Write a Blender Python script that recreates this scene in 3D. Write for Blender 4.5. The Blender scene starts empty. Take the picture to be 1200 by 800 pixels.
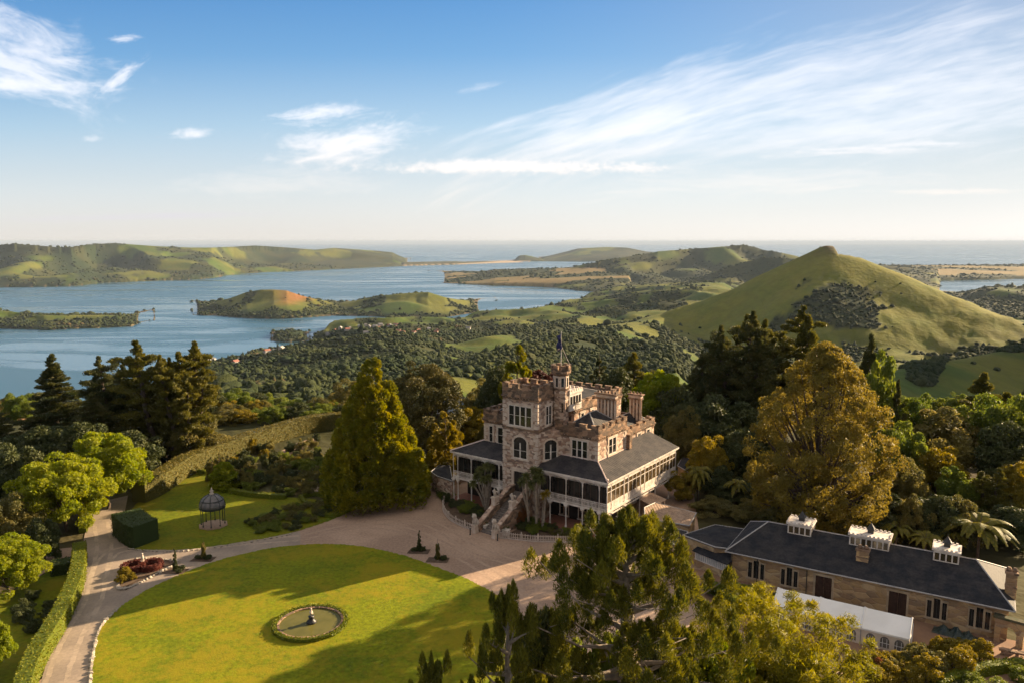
import bpy, bmesh, math, random
import numpy as np
from mathutils import Vector, Matrix
R = math.radians
random.seed(7)
RNG = np.random.default_rng(11)
SC = bpy.context.scene
COL = SC.collection

# ------------------------------------------------------------------ camera
FPX, CAMH, PITCH = 906.0, 40.5, math.atan((400 - 283) / 906.0)
cd = bpy.data.cameras.new('camera')
cd.sensor_width = 36.0
cd.lens = FPX / 1200 * 36.0
cd.clip_start = 0.5
cd.clip_end = 200000
cam = bpy.data.objects.new('camera', cd)
COL.objects.link(cam)
cam.location = (0, 0, CAMH)
cam.rotation_euler = (math.pi / 2 - PITCH, 0, 0)
SC.camera = cam

# ------------------------------------------------------------------ light
SUN_EL, SUN_AZ = R(18.0), R(58.0)          # azimuth clockwise from +Y
sd = bpy.data.lights.new('sun', 'SUN')
sd.energy = 5.0
sd.angle = R(0.5)
sd.color = (1.0, 0.75, 0.46)
sun = bpy.data.objects.new('sun', sd)
COL.objects.link(sun)
sdir = Vector((math.cos(SUN_EL) * math.sin(SUN_AZ), math.cos(SUN_EL) * math.cos(SUN_AZ), math.sin(SUN_EL)))
sun.rotation_euler = (-sdir).to_track_quat('-Z', 'Y').to_euler()
sun.location = (300, 200, 300)

SC.view_settings.view_transform = 'Standard'
SC.view_settings.look = 'None'
SC.view_settings.gamma = 1.0
SC.view_settings.exposure = 1.8
SC.view_settings.use_curve_mapping = False
SC.render.engine = 'CYCLES'
SC.cycles.use_denoising = True
SC.cycles.use_adaptive_sampling = True
SC.cycles.adaptive_threshold = 0.03
SC.cycles.max_bounces = 6
SC.cycles.diffuse_bounces = 3
SC.cycles.glossy_bounces = 2
SC.cycles.transmission_bounces = 4
SC.cycles.volume_bounces = 0
SC.cycles.transparent_max_bounces = 6
SC.cycles.caustics_reflective = False
SC.cycles.caustics_refractive = False

W = bpy.data.worlds.new('World')
SC.world = W
W.use_nodes = True
W.cycles.sampling_method = "MANUAL"
W.cycles.sample_map_resolution = 512
wt = W.node_tree
for n in list(wt.nodes):
    wt.nodes.remove(n)


class NT:
    """tiny node helper"""
    def __init__(self, tree):
        self.t = tree

    def n(self, typ, **kw):
        nd = self.t.nodes.new(typ)
        for k, v in kw.items():
            setattr(nd, k, v)
        return nd

    def put(self, sock, v):
        if hasattr(v, 'is_linked') or isinstance(v, bpy.types.NodeSocket):
            self.t.links.new(v, sock)
        else:
            sock.default_value = v

    def m(self, op, a, b=0.0, c=None, clamp=False):
        nd = self.n('ShaderNodeMath', operation=op, use_clamp=clamp)
        self.put(nd.inputs[0], a)
        self.put(nd.inputs[1], b)
        if c is not None:
            self.put(nd.inputs[2], c)
        return nd.outputs[0]

    def mix(self, f, a, b):
        nd = self.n('ShaderNodeMix', data_type='RGBA')
        self.put(nd.inputs[0], f)
        self.put(nd.inputs[6], a)
        self.put(nd.inputs[7], b)
        return nd.outputs[2]

    def noise(self, vec, scale, detail=3, rough=.55, dist=0.0, dim='3D'):
        nd = self.n('ShaderNodeTexNoise', noise_dimensions=dim)
        if vec is not None:
            self.put(nd.inputs['Vector'], vec)
        nd.inputs['Scale'].default_value = scale
        nd.inputs['Detail'].default_value = detail
        nd.inputs['Roughness'].default_value = rough
        nd.inputs['Distortion'].default_value = dist
        return nd.outputs['Fac']

    def ramp(self, f, lo, hi):
        nd = self.n('ShaderNodeMapRange', interpolation_type='SMOOTHSTEP')
        self.put(nd.inputs[0], f)
        nd.inputs[1].default_value = lo
        nd.inputs[2].default_value = hi
        return nd.outputs[0]

    def xyz(self, x, y, z=0.0):
        nd = self.n('ShaderNodeCombineXYZ')
        self.put(nd.inputs[0], x)
        self.put(nd.inputs[1], y)
        self.put(nd.inputs[2], z)
        return nd.outputs[0]


def build_sky():
    g = NT(wt)
    sky = g.n('ShaderNodeTexSky', sky_type='NISHITA', sun_disc=False)
    sky.sun_elevation = SUN_EL
    sky.sun_rotation = SUN_AZ
    sky.altitude = 300
    sky.air_density = 1.0
    sky.dust_density = 0.6
    sky.ozone_density = 2.2
    tc = g.n('ShaderNodeTexCoord').outputs['Generated']
    sp = g.n('ShaderNodeSeparateXYZ')
    g.put(sp.inputs[0], tc)
    g.put(sky.inputs[0], g.xyz(sp.outputs[0], sp.outputs[1], g.m('MAXIMUM', sp.outputs[2], .012)))
    y = g.m('MAXIMUM', sp.outputs[1], 0.12)
    tx = g.m('DIVIDE', sp.outputs[0], y)          # bearing (tangent) and height (tangent) in the northern sky
    tz = g.m('DIVIDE', sp.outputs[2], y)
    up = g.ramp(sp.outputs[2], 0.002, 0.02)

    def rot(cx, cz, ang):
        dx, dz = g.m('SUBTRACT', tx, cx), g.m('SUBTRACT', tz, cz)
        c, s = math.cos(ang), math.sin(ang)
        a = g.m('ADD', g.m('MULTIPLY', dx, c), g.m('MULTIPLY', dz, s))
        b = g.m('SUBTRACT', g.m('MULTIPLY', dz, c), g.m('MULTIPLY', dx, s))
        return a, b

    def px(u, v):
        return (u - 600) / 908.0, (283 - v) / 908.0

    def cloud(u, v, wu, wv, deg, sa, sb, lo, hi, gain, detail=5, dist=0.6, rough=.6, off=0.0, warp=.0):
        """elliptical patch of streaky cloud; sa/sb noise frequency along/across"""
        cx, cz = px(u, v)
        a, b = rot(cx, cz, R(deg))
        if warp:
            w = g.m('SUBTRACT', g.noise(g.xyz(tx, tz, off), 5.0, 2), .5)
            b = g.m('ADD', b, g.m('MULTIPLY', w, warp))
        ra, rb = wu / 908.0, wv / 908.0
        e = g.m('ADD', g.m('POWER', g.m('ABSOLUTE', g.m('DIVIDE', a, ra)), 2.0),
                g.m('POWER', g.m('ABSOLUTE', g.m('DIVIDE', b, rb)), 2.0))
        env = g.m('POWER', 2.718, g.m('MULTIPLY', e, -1.0))
        nz = g.m('ADD', g.m('MULTIPLY', g.noise(g.xyz(g.m('MULTIPLY', a, sa * 2.2), g.m('MULTIPLY', b, sb * 2.0), off), 1.0, detail, rough, dist), .7), g.m('MULTIPLY', g.noise(g.xyz(g.m('MULTIPLY', a, sa * 8), g.m('MULTIPLY', b, sb * 4), off + 40), 1.0, 3, .6, .3), .3))
        v_ = g.ramp(g.m('ADD', env, g.m('MULTIPLY', g.m('SUBTRACT', nz, .5), 2.1)), lo - .12, lo + .80)
        v_ = g.m('MULTIPLY', v_, g.ramp(env, .02, .30))
        return g.m('MULTIPLY', v_, gain)

    cl = [
        cloud(690, 165, 260, 58, 20, 1.8, 17, .54, 1.0, .75, off=1.0, detail=4, dist=.25, warp=.03),
        cloud(930, 95, 380, 62, 15, 1.4, 16, .58, 1.05, .68, off=2.2, detail=4, dist=.25, warp=.03),
        cloud(1120, 120, 300, 85, 11, 1.8, 16, .56, 1.0, .62, off=3.1, detail=4, dist=.25, warp=.02),
        cloud(960, 150, 340, 48, 9, 2.2, 20, .55, 1.1, .5, off=4.7, detail=4, dist=.2, warp=.02),
        cloud(30, 70, 120, 60, -16, 5, 16, .36, .95, .75, off=5.2, warp=.07),
        cloud(20, 106, 130, 10, 0, 6, 30, .38, .9, .7, off=5.9, warp=.02),
        cloud(157, 100, 36, 7, 36, 10, 40, .35, .85, .8, off=6.3, warp=.02),
        cloud(165, 55, 22, 5, 6, 14, 50, .40, .9, .6, off=6.8, warp=.02),
        cloud(385, 136, 62, 12, 4, 9, 34, .38, .9, .75, off=7.1, warp=.03),
        cloud(405, 178, 90, 27, 8, 7, 26, .36, .9, .85, off=8.4, warp=.05),
        cloud(232, 162, 30, 7, 2, 12, 40, .38, .85, .75, off=9.3, warp=.02),
        cloud(118, 166, 14, 5, 0, 14, 40, .4, .9, .4, off=9.9, warp=.01),
        cloud(600, 197, 190, 9, 0, 24, 46, .40, .80, 1.0, off=10.2, detail=6, dist=.2, warp=.012),
        cloud(565, 196, 100, 8, 0, 22, 50, .40, .75, .8, off=11.7, detail=6, dist=.2, warp=.012),
        cloud(745, 200, 26, 6, 0, 22, 50, .35, .75, .8, off=12.7, detail=6, dist=.2),
        cloud(720, 165, 110, 9, 12, 5, 40, .42, 1.0, .5, off=13.7, warp=.02),
        cloud(1020, 178, 130, 9, 3, 7, 60, .45, 1.0, .6, off=14.7, warp=.012),
        cloud(1110, 226, 90, 4, 0, 8, 70, .40, .9, .5, off=15.7, warp=.006),
        cloud(880, 215, 260, 22, 2, 4, 40, .48, 1.1, .35, off=16.7, warp=.02),
        cloud(330, 215, 160, 20, 0, 5, 30, .5, 1.1, .3, off=17.7, warp=.02),
        cloud(560, 110, 30, 5, 12, 8, 40, .45, 1.1, .3, off=18.7),
    ]
    tot = cl[0]
    for c in cl[1:]:
        tot = g.m('SUBTRACT', g.m('ADD', tot, c), g.m('MULTIPLY', tot, c))     # screen
    tot = g.m('MULTIPLY', tot, up)
    grey = g.m('MULTIPLY', cloud(170, 255, 190, 5, 1, 5, 60, .40, .85, .55, off=21.0, warp=.006), up)
    hsv = g.n('ShaderNodeHueSaturation')
    g.put(hsv.inputs['Saturation'], g.m('ADD', .30, g.m('MULTIPLY', g.ramp(tz, .0, .26), 1.0)))
    g.put(hsv.inputs['Value'], g.m('SUBTRACT', 1.0, g.m('MULTIPLY', g.ramp(tx, .0, .75), .4)))
    g.put(hsv.inputs['Color'], sky.outputs[0])
    rp = g.n('ShaderNodeValToRGB')
    els = rp.color_ramp.elements
    stops = [(0, (5.1, 4.75, 4.4)), (.2, (4.2, 4.55, 4.8)), (.45, (2.6, 3.75, 4.8)), (.72, (1.2, 2.5, 4.3)), (1, (.62, 1.75, 3.8))]
    els[0].position, els[0].color = 0, stops[0][1] + (1,)
    els[1].position, els[1].color = 1, stops[-1][1] + (1,)
    for p_, c_ in stops[1:-1]:
        els.new(p_).color = c_ + (1,)
    g.put(rp.inputs[0], g.m('DIVIDE', tz, .32, clamp=True))
    clear = g.mix(g.m('MULTIPLY', g.ramp(tx, -.1, .9), .55), rp.outputs[0], (4.5, 4.45, 4.5, 1))
    base = g.mix(.72, hsv.outputs[0], clear)
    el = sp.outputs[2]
    base = g.mix(g.ramp(el, .36, .75), base, (4.1, 3.75, 3.35, 1))          # pale veil added overhead, out of view, to warm the fill light
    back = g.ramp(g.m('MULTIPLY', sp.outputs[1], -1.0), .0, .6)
    base = g.mix(g.m('MULTIPLY', back, .7), base, (3.7, 3.25, 2.9, 1))        # same warm fill added behind the camera
    lit = g.mix(g.ramp(tz, 0.05, 0.16), (6.6, 6.0, 5.5, 1), (6.4, 6.4, 6.7, 1))
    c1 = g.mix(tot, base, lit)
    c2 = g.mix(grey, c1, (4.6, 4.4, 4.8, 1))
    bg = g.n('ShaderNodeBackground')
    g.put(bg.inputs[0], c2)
    bg.inputs[1].default_value = 0.05
    out = g.n('ShaderNodeOutputWorld')
    g.put(out.inputs[0], bg.outputs[0])


build_sky()

# ------------------------------------------------------------------ view geometry used to measure the place
CP, SP = math.cos(PITCH), math.sin(PITCH)


def ray(u, v):
    yc = (400 - v) / FPX
    return ((u - 600) / FPX, CP + yc * SP, -SP + yc * CP)


def at(u, v, z=0.0):
    r = ray(u, v)
    t = (z - CAMH) / r[2]
    return Vector((r[0] * t, r[1] * t, z))


def aty(u, v, Y):
    r = ray(u, v)
    t = Y / r[1]
    return Vector((r[0] * t, Y, CAMH + r[2] * t))


# ------------------------------------------------------------------ tags
def tag(o, label=None, cat=None, group=None, kind=None):
    if label: o['label'] = label
    if cat: o['category'] = cat
    if group: o['group'] = group
    if kind: o['kind'] = kind
    return o


def thing(name, label, cat, loc=(0, 0, 0), rz=0.0, group=None):
    o = bpy.data.objects.new(name, None)
    o.empty_display_size = 1
    COL.objects.link(o)
    o.location = loc
    o.rotation_euler = (0, 0, rz)
    return tag(o, label, cat, group)


def copy_tree(o, parent=None):
    c = o.copy()
    COL.objects.link(c)
    if parent is not None:
        c.parent = parent
    for ch in list(o.children):
        copy_tree(ch, c)
    return c


# ------------------------------------------------------------------ materials
def mat(name, col, col2=None, rough=.8, scale=1.5, detail=4, bump=0.0, bscale=8.0, metal=0.0, lo=.35, hi=.65,
        coords='Object', spec=.3, fine=0.0, fscale=20.0):
    m = bpy.data.materials.new(name)
    m.use_nodes = True
    t = m.node_tree
    g = NT(t)
    b = t.nodes['Principled BSDF']
    b.inputs['Roughness'].default_value = rough
    b.inputs['Metallic'].default_value = metal
    b.inputs['Specular IOR Level'].default_value = spec
    c1 = tuple(col) + (1,)
    c2 = tuple(col2 if col2 else [x * .72 for x in col]) + (1,)
    tc = g.n('ShaderNodeTexCoord').outputs[coords]
    f = g.ramp(g.noise(tc, scale, detail), lo, hi)
    c = g.mix(f, c1, c2)
    if fine:
        f2 = g.noise(tc, fscale, 2)
        hs = g.n('ShaderNodeHueSaturation')
        g.put(hs.inputs['Color'], c)
        g.put(hs.inputs['Value'], g.m('ADD', g.m('MULTIPLY', g.m('SUBTRACT', f2, .5), fine * 2), 1.0))
        c = hs.outputs[0]
    g.put(b.inputs['Base Color'], c)
    if bump:
        bn = g.n('ShaderNodeBump')
        bn.inputs['Strength'].default_value = bump
        bn.inputs['Distance'].default_value = .05
        g.put(bn.inputs['Height'], g.noise(tc, bscale, 4))
        g.put(b.inputs['Normal'], bn.outputs[0])
    return m


def leafmat(name, c1, c2, trans=.35, rough=.6, tcol=None, val=1.0):
    """leaf colour by the per-leaf random 'tint', a share of the light passing through the leaf"""
    m = bpy.data.materials.new(name)
    m.use_nodes = True
    t = m.node_tree
    g = NT(t)
    b = t.nodes['Principled BSDF']
    b.inputs['Roughness'].default_value = rough
    b.inputs['Specular IOR Level'].default_value = .2
    at_ = g.n('ShaderNodeAttribute', attribute_name='tint')
    oi = g.n('ShaderNodeObjectInfo').outputs['Random']
    f = g.m('ADD', at_.outputs['Fac'], g.m('MULTIPLY', g.m('SUBTRACT', oi, .5), .25), clamp=True)
    c = g.mix(f, tuple(c1) + (1,), tuple(c2) + (1,))
    g.put(b.inputs['Base Color'], c)
    tr = g.n('ShaderNodeBsdfTranslucent')
    hs = g.n('ShaderNodeHueSaturation')
    hs.inputs['Value'].default_value = 1.35
    hs.inputs['Saturation'].default_value = 1.1
    hs.inputs['Hue'].default_value = .49
    g.put(hs.inputs['Color'], c)
    g.put(tr.inputs[0], hs.outputs[0])
    mx = g.n('ShaderNodeMixShader')
    mx.inputs[0].default_value = trans
    g.put(mx.inputs[1], b.outputs[0])
    g.put(mx.inputs[2], tr.outputs[0])
    g.put(t.nodes['Material Output'].inputs[0], mx.outputs[0])
    return m


# ------------------------------------------------------------------ mesh building
class MB:
    def __init__(self):
        self.v, self.f, self.mi = [], [], []
        self.cur = 0
        self.M = Matrix()

    def mset(self, i):
        self.cur = i
        return self

    def add(self, vs, fs):
        k = len(self.v)
        self.v += [tuple(self.M @ Vector(p)) for p in vs]
        self.f += [tuple(i + k for i in f) for f in fs]
        self.mi += [self.cur] * len(fs)
        return self

    def box(self, x0, x1, y0, y1, z0, z1):
        vs = [(x0, y0, z0), (x1, y0, z0), (x1, y1, z0), (x0, y1, z0), (x0, y0, z1), (x1, y0, z1), (x1, y1, z1), (x0, y1, z1)]
        return self.add(vs, [(0, 3, 2, 1), (4, 5, 6, 7), (0, 1, 5, 4), (1, 2, 6, 5), (2, 3, 7, 6), (3, 0, 4, 7)])

    def prism(self, poly, z0, z1):
        n = len(poly)
        vs = [(p[0], p[1], z0) for p in poly] + [(p[0], p[1], z1) for p in poly]
        fs = [tuple(range(n - 1, -1, -1)), tuple(range(n, 2 * n))]
        fs += [(i, (i + 1) % n, n + (i + 1) % n, n + i) for i in range(n)]
        return self.add(vs, fs)

    def xprism(self, poly, axis, d0, d1):
        """poly of (horizontal, z) pairs extruded along x (axis 'x') or y"""
        n = len(poly)
        if axis == 'x':
            vs = [(d0, p[0], p[1]) for p in poly] + [(d1, p[0], p[1]) for p in poly]
        else:
            vs = [(p[0], d0, p[1]) for p in poly] + [(p[0], d1, p[1]) for p in poly]
        fs = [tuple(range(n - 1, -1, -1)), tuple(range(n, 2 * n))]
        fs += [(i, (i + 1) % n, n + (i + 1) % n, n + i) for i in range(n)]
        return self.add(vs, fs)

    def tube(self, pts, rad, n=7, cap=True):
        pts = [Vector(p) for p in pts]
        if not hasattr(rad, '__len__'):
            rad = [rad] * len(pts)
        vs, fs = [], []
        up = Vector((0, 0, 1))
        for i, p in enumerate(pts):
            d = (pts[min(i + 1, len(pts) - 1)] - pts[max(i - 1, 0)])
            if d.length < 1e-9: d = Vector((0, 0, 1))
            d.normalize()
            s = d.cross(up)
            if s.length < .05: s = d.cross(Vector((1, 0, 0)))
            s.normalize()
            t = s.cross(d)
            for k in range(n):
                a = 2 * math.pi * k / n
                vs.append(p + (s * math.cos(a) + t * math.sin(a)) * rad[i])
        for i in range(len(pts) - 1):
            for k in range(n):
                a, b = i * n + k, i * n + (k + 1) % n
                fs.append((a, b, b + n, a + n))
        if cap:
            fs.append(tuple(range(n - 1, -1, -1)))
            m = (len(pts) - 1) * n
            fs.append(tuple(range(m, m + n)))
        return self.add(vs, fs)

    def lathe(self, prof, c=(0, 0, 0), n=12, a0=0.0):
        """profile of (radius, z)"""
        vs, fs = [], []
        for r, z in prof:
            for k in range(n):
                a = a0 + 2 * math.pi * k / n
                vs.append((c[0] + r * math.cos(a), c[1] + r * math.sin(a), c[2] + z))
        for i in range(len(prof) - 1):
            for k in range(n):
                a, b = i * n + k, i * n + (k + 1) % n
                fs.append((a, b, b + n, a + n))
        fs.append(tuple(range(n - 1, -1, -1)))
        m = (len(prof) - 1) * n
        fs.append(tuple(range(m, m + n)))
        return self.add(vs, fs)

    def ball(self, c, r, n=8, m=6):
        r = r if hasattr(r, '__len__') else (r, r, r)
        vs = [(c[0], c[1], c[2] - r[2])]
        for i in range(1, m):
            t = -math.pi / 2 + math.pi * i / m
            for k in range(n):
                a = 2 * math.pi * k / n
                vs.append((c[0] + r[0] * math.cos(t) * math.cos(a), c[1] + r[1] * math.cos(t) * math.sin(a), c[2] + r[2] * math.sin(t)))
        vs.append((c[0], c[1], c[2] + r[2]))
        fs = [(0, 1 + (k + 1) % n, 1 + k) for k in range(n)]
        for i in range(m - 2):
            for k in range(n):
                a, b = 1 + i * n + k, 1 + i * n + (k + 1) % n
                fs.append((a, b, b + n, a + n))
        e = len(vs) - 1
        o = 1 + (m - 2) * n
        fs += [(o + k, o + (k + 1) % n, e) for k in range(n)]
        return self.add(vs, fs)

    def poly(self, pts):
        return self.add(pts, [tuple(range(len(pts)))])

    def build(self, name, mats, parent=None, smooth=False, label=None, bevel=0):
        me = bpy.data.meshes.new(name)
        me.from_pydata(self.v, [], self.f)
        mats = mats if isinstance(mats, (list, tuple)) else [mats]
        for m in mats:
            me.materials.append(m)
        if len(mats) > 1:
            me.polygons.foreach_set('material_index', self.mi)
        if smooth:
            me.polygons.foreach_set('use_smooth', [True] * len(me.polygons))
        me.update()
        o = bpy.data.objects.new(name, me)
        COL.objects.link(o)
        if parent is not None:
            o.parent = parent
        if label: o['label'] = label
        return o


def np_mesh(name, V, F, mats, mi=None, attrs=None, smooth=False):
    """fast mesh from numpy arrays; F is (n,3) or (n,4)"""
    me = bpy.data.meshes.new(name)
    nv, nf, k = len(V), len(F), F.shape[1]
    me.vertices.add(nv)
    me.vertices.foreach_set('co', np.ascontiguousarray(V, dtype=np.float32).ravel())
    me.loops.add(nf * k)
    me.loops.foreach_set('vertex_index', np.ascontiguousarray(F, dtype=np.int32).ravel())
    me.polygons.add(nf)
    me.polygons.foreach_set('loop_start', np.arange(0, nf * k, k, dtype=np.int32))
    if mi is not None:
        me.polygons.foreach_set('material_index', np.ascontiguousarray(mi, dtype=np.int32))
    if smooth:
        me.polygons.foreach_set('use_smooth', np.ones(nf, dtype=bool))
    me.update(calc_edges=True)
    for m in (mats if isinstance(mats, (list, tuple)) else [mats]):
        me.materials.append(m)
    for an, (typ, arr) in (attrs or {}).items():
        a = me.attributes.new(an, typ, 'POINT')
        if typ == 'FLOAT':
            a.data.foreach_set('value', np.ascontiguousarray(arr, dtype=np.float32).ravel())
        else:
            a.data.foreach_set('color', np.ascontiguousarray(arr, dtype=np.float32).ravel())
    return me


def link(name, me, parent=None, loc=None):
    o = bpy.data.objects.new(name, me)
    COL.objects.link(o)
    if parent is not None: o.parent = parent
    if loc is not None: o.location = loc
    return o


# ------------------------------------------------------------------ numpy noise
def _hash(ix, iy, seed):
    h = (ix.astype(np.int64) * 374761393 + iy.astype(np.int64) * 668265263 + seed * 974634777) & 0x7fffffff
    h = ((h ^ (h >> 13)) * 1274126177) & 0x7fffffff
    h = h ^ (h >> 16)
    return (h & 0xffff) / 65535.0


def vnoise(x, y, seed=0):
    ix, iy = np.floor(x), np.floor(y)
    fx, fy = x - ix, y - iy
    fx, fy = fx * fx * fx * (fx * (fx * 6 - 15) + 10), fy * fy * fy * (fy * (fy * 6 - 15) + 10)
    a, b = _hash(ix, iy, seed), _hash(ix + 1, iy, seed)
    c, d = _hash(ix, iy + 1, seed), _hash(ix + 1, iy + 1, seed)
    return (a + (b - a) * fx) * (1 - fy) + (c + (d - c) * fx) * fy


def fbm(x, y, seed=0, oct=4, gain=.5):
    s, a, tot = 0, 1.0, 0
    for i in range(oct):
        s = s + a * vnoise(x * 2 ** i + 17.3 * i, y * 2 ** i - 9.1 * i, seed + i)
        tot += a
        a *= gain
    return s / tot


def sstep(x, a, b):
    t = np.clip((x - a) / (b - a), 0, 1)
    return t * t * (3 - 2 * t)

# =================================================================== THE SETTING: terrain, water
SEA = -300.0


def tx_of(u, v=300):
    r = ray(u, v)
    return r[0] / r[1]


# control points of the near country: pixel of the photograph and how far north it lies
CP_PTS = [
    (-350, 500, 420), (-100, 505, 420), (10, 498, 330), (150, 520, 360), (250, 520, 330), (330, 500, 380), (420, 520, 330), (520, 520, 330), (650, 515, 330), (760, 510, 330),
    (900, 505, 330), (1050, 500, 330), (1200, 500, 330), (1450, 500, 330),
    (-350, 480, 800), (0, 482, 700), (150, 480, 800), (270, 480, 480), (330, 473, 560), (340, 466, 660), (400, 452, 900), (270, 462, 900), (230, 450, 1500),
    (-300, 478, 1500), (0, 476, 1500), (120, 474, 1500),
    (350, 440, 1250), (400, 428, 1450), (400, 410, 1900), (450, 425, 1250), (450, 400, 2200), (470, 386, 2700), (470, 381, 3050), (400, 386, 2900),
    (330, 408, 2450), (330, 425, 1800), (270, 430, 2000), (270, 445, 1500),
    (500, 446, 850), (560, 439, 820), (600, 438, 760), (540, 425, 1350), (500, 410, 1800), (560, 405, 2000), (560, 388, 2600), (540, 379, 3100), (590, 374, 3250), (640, 368, 3400),
    (650, 462, 640), (640, 447, 720), (690, 436, 820), (720, 421, 950), (740, 410, 1150), (640, 415, 1300), (660, 400, 1750), (650, 385, 2400), (690, 372, 3000), (690, 358, 3900),
    (720, 455, 640), (760, 450, 620), (760, 395, 1500), (740, 380, 2000), (760, 365, 2700), (740, 350, 3900), (790, 345, 3900), (830, 340, 3900),
    (800, 440, 650), (800, 412, 1000), (800, 395, 1400), (820, 375, 2200), (850, 360, 2900),
    (900, 440, 780), (900, 415, 1100), (900, 402, 1500), (900, 400, 1900), (950, 395, 2300), (1000, 470, 620), (1000, 440, 850), (1000, 420, 1050), (1000, 403, 1450), (1000, 400, 2000), (1000, 390, 2800),
    (1100, 480, 520), (1100, 455, 720), (1100, 430, 950), (1100, 411, 1250), (1100, 402, 1700), (1100, 392, 2400), (1180, 470, 520), (1190, 440, 780), (1190, 414, 1100), (1190, 395, 1600), (1200, 388, 2300),
    (1350, 470, 600), (1350, 420, 1300), (1350, 390, 2300), (1000, 375, 3600), (1200, 375, 3400), (1450, 380, 3400),
]
_c = np.array([tuple(aty(*p)) for p in CP_PTS])
_cq = np.stack([_c[:, 0] / _c[:, 1] * 2.6, np.log(_c[:, 1])], 1)


def _tps(d2):
    return 0.5 * d2 * np.log(d2 + 1e-9)


def _fit():
    n = len(_cq)
    d2 = ((_cq[:, None] - _cq[None]) ** 2).sum(-1)
    K_ = _tps(d2) + np.eye(n) * 0.004
    P_ = np.concatenate([np.ones((n, 1)), _cq], 1)
    A = np.block([[K_, P_], [P_.T, np.zeros((3, 3))]])
    return np.linalg.solve(A, np.concatenate([_c[:, 2], np.zeros(3)]))


_w = _fit()


def rbf(tx, Y):
    q0, q1 = tx * 2.6, np.log(np.maximum(Y, 250))
    z = _w[-3] + _w[-2] * q0 + _w[-1] * q1
    for i in range(len(_cq)):
        d2 = (q0 - _cq[i, 0]) ** 2 + (q1 - _cq[i, 1]) ** 2
        z = z + _w[i] * _tps(d2)
    return z


# coast of the home shore: pixel columns and the row where its water begins
_co = [(-600, 474), (0, 474), (180, 473), (225, 450), (245, 431), (285, 421), (312, 413), (345, 410), (366, 406), (374, 394), (395, 381), (420, 378), (470, 377), (520, 377), (545, 375),
       (575, 368), (600, 364.5), (650, 361), (672, 356), (690, 350), (702, 346)]
_cot = np.array([at(u, v, SEA).x / at(u, v, SEA).y for u, v in _co] + [0.135, 0.2, 0.36, 0.42, 2.0])
_coY = np.array([at(u, v, SEA).y for u, v in _co] + [5400., 5600., 5000., 3500., 3500.])

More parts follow.
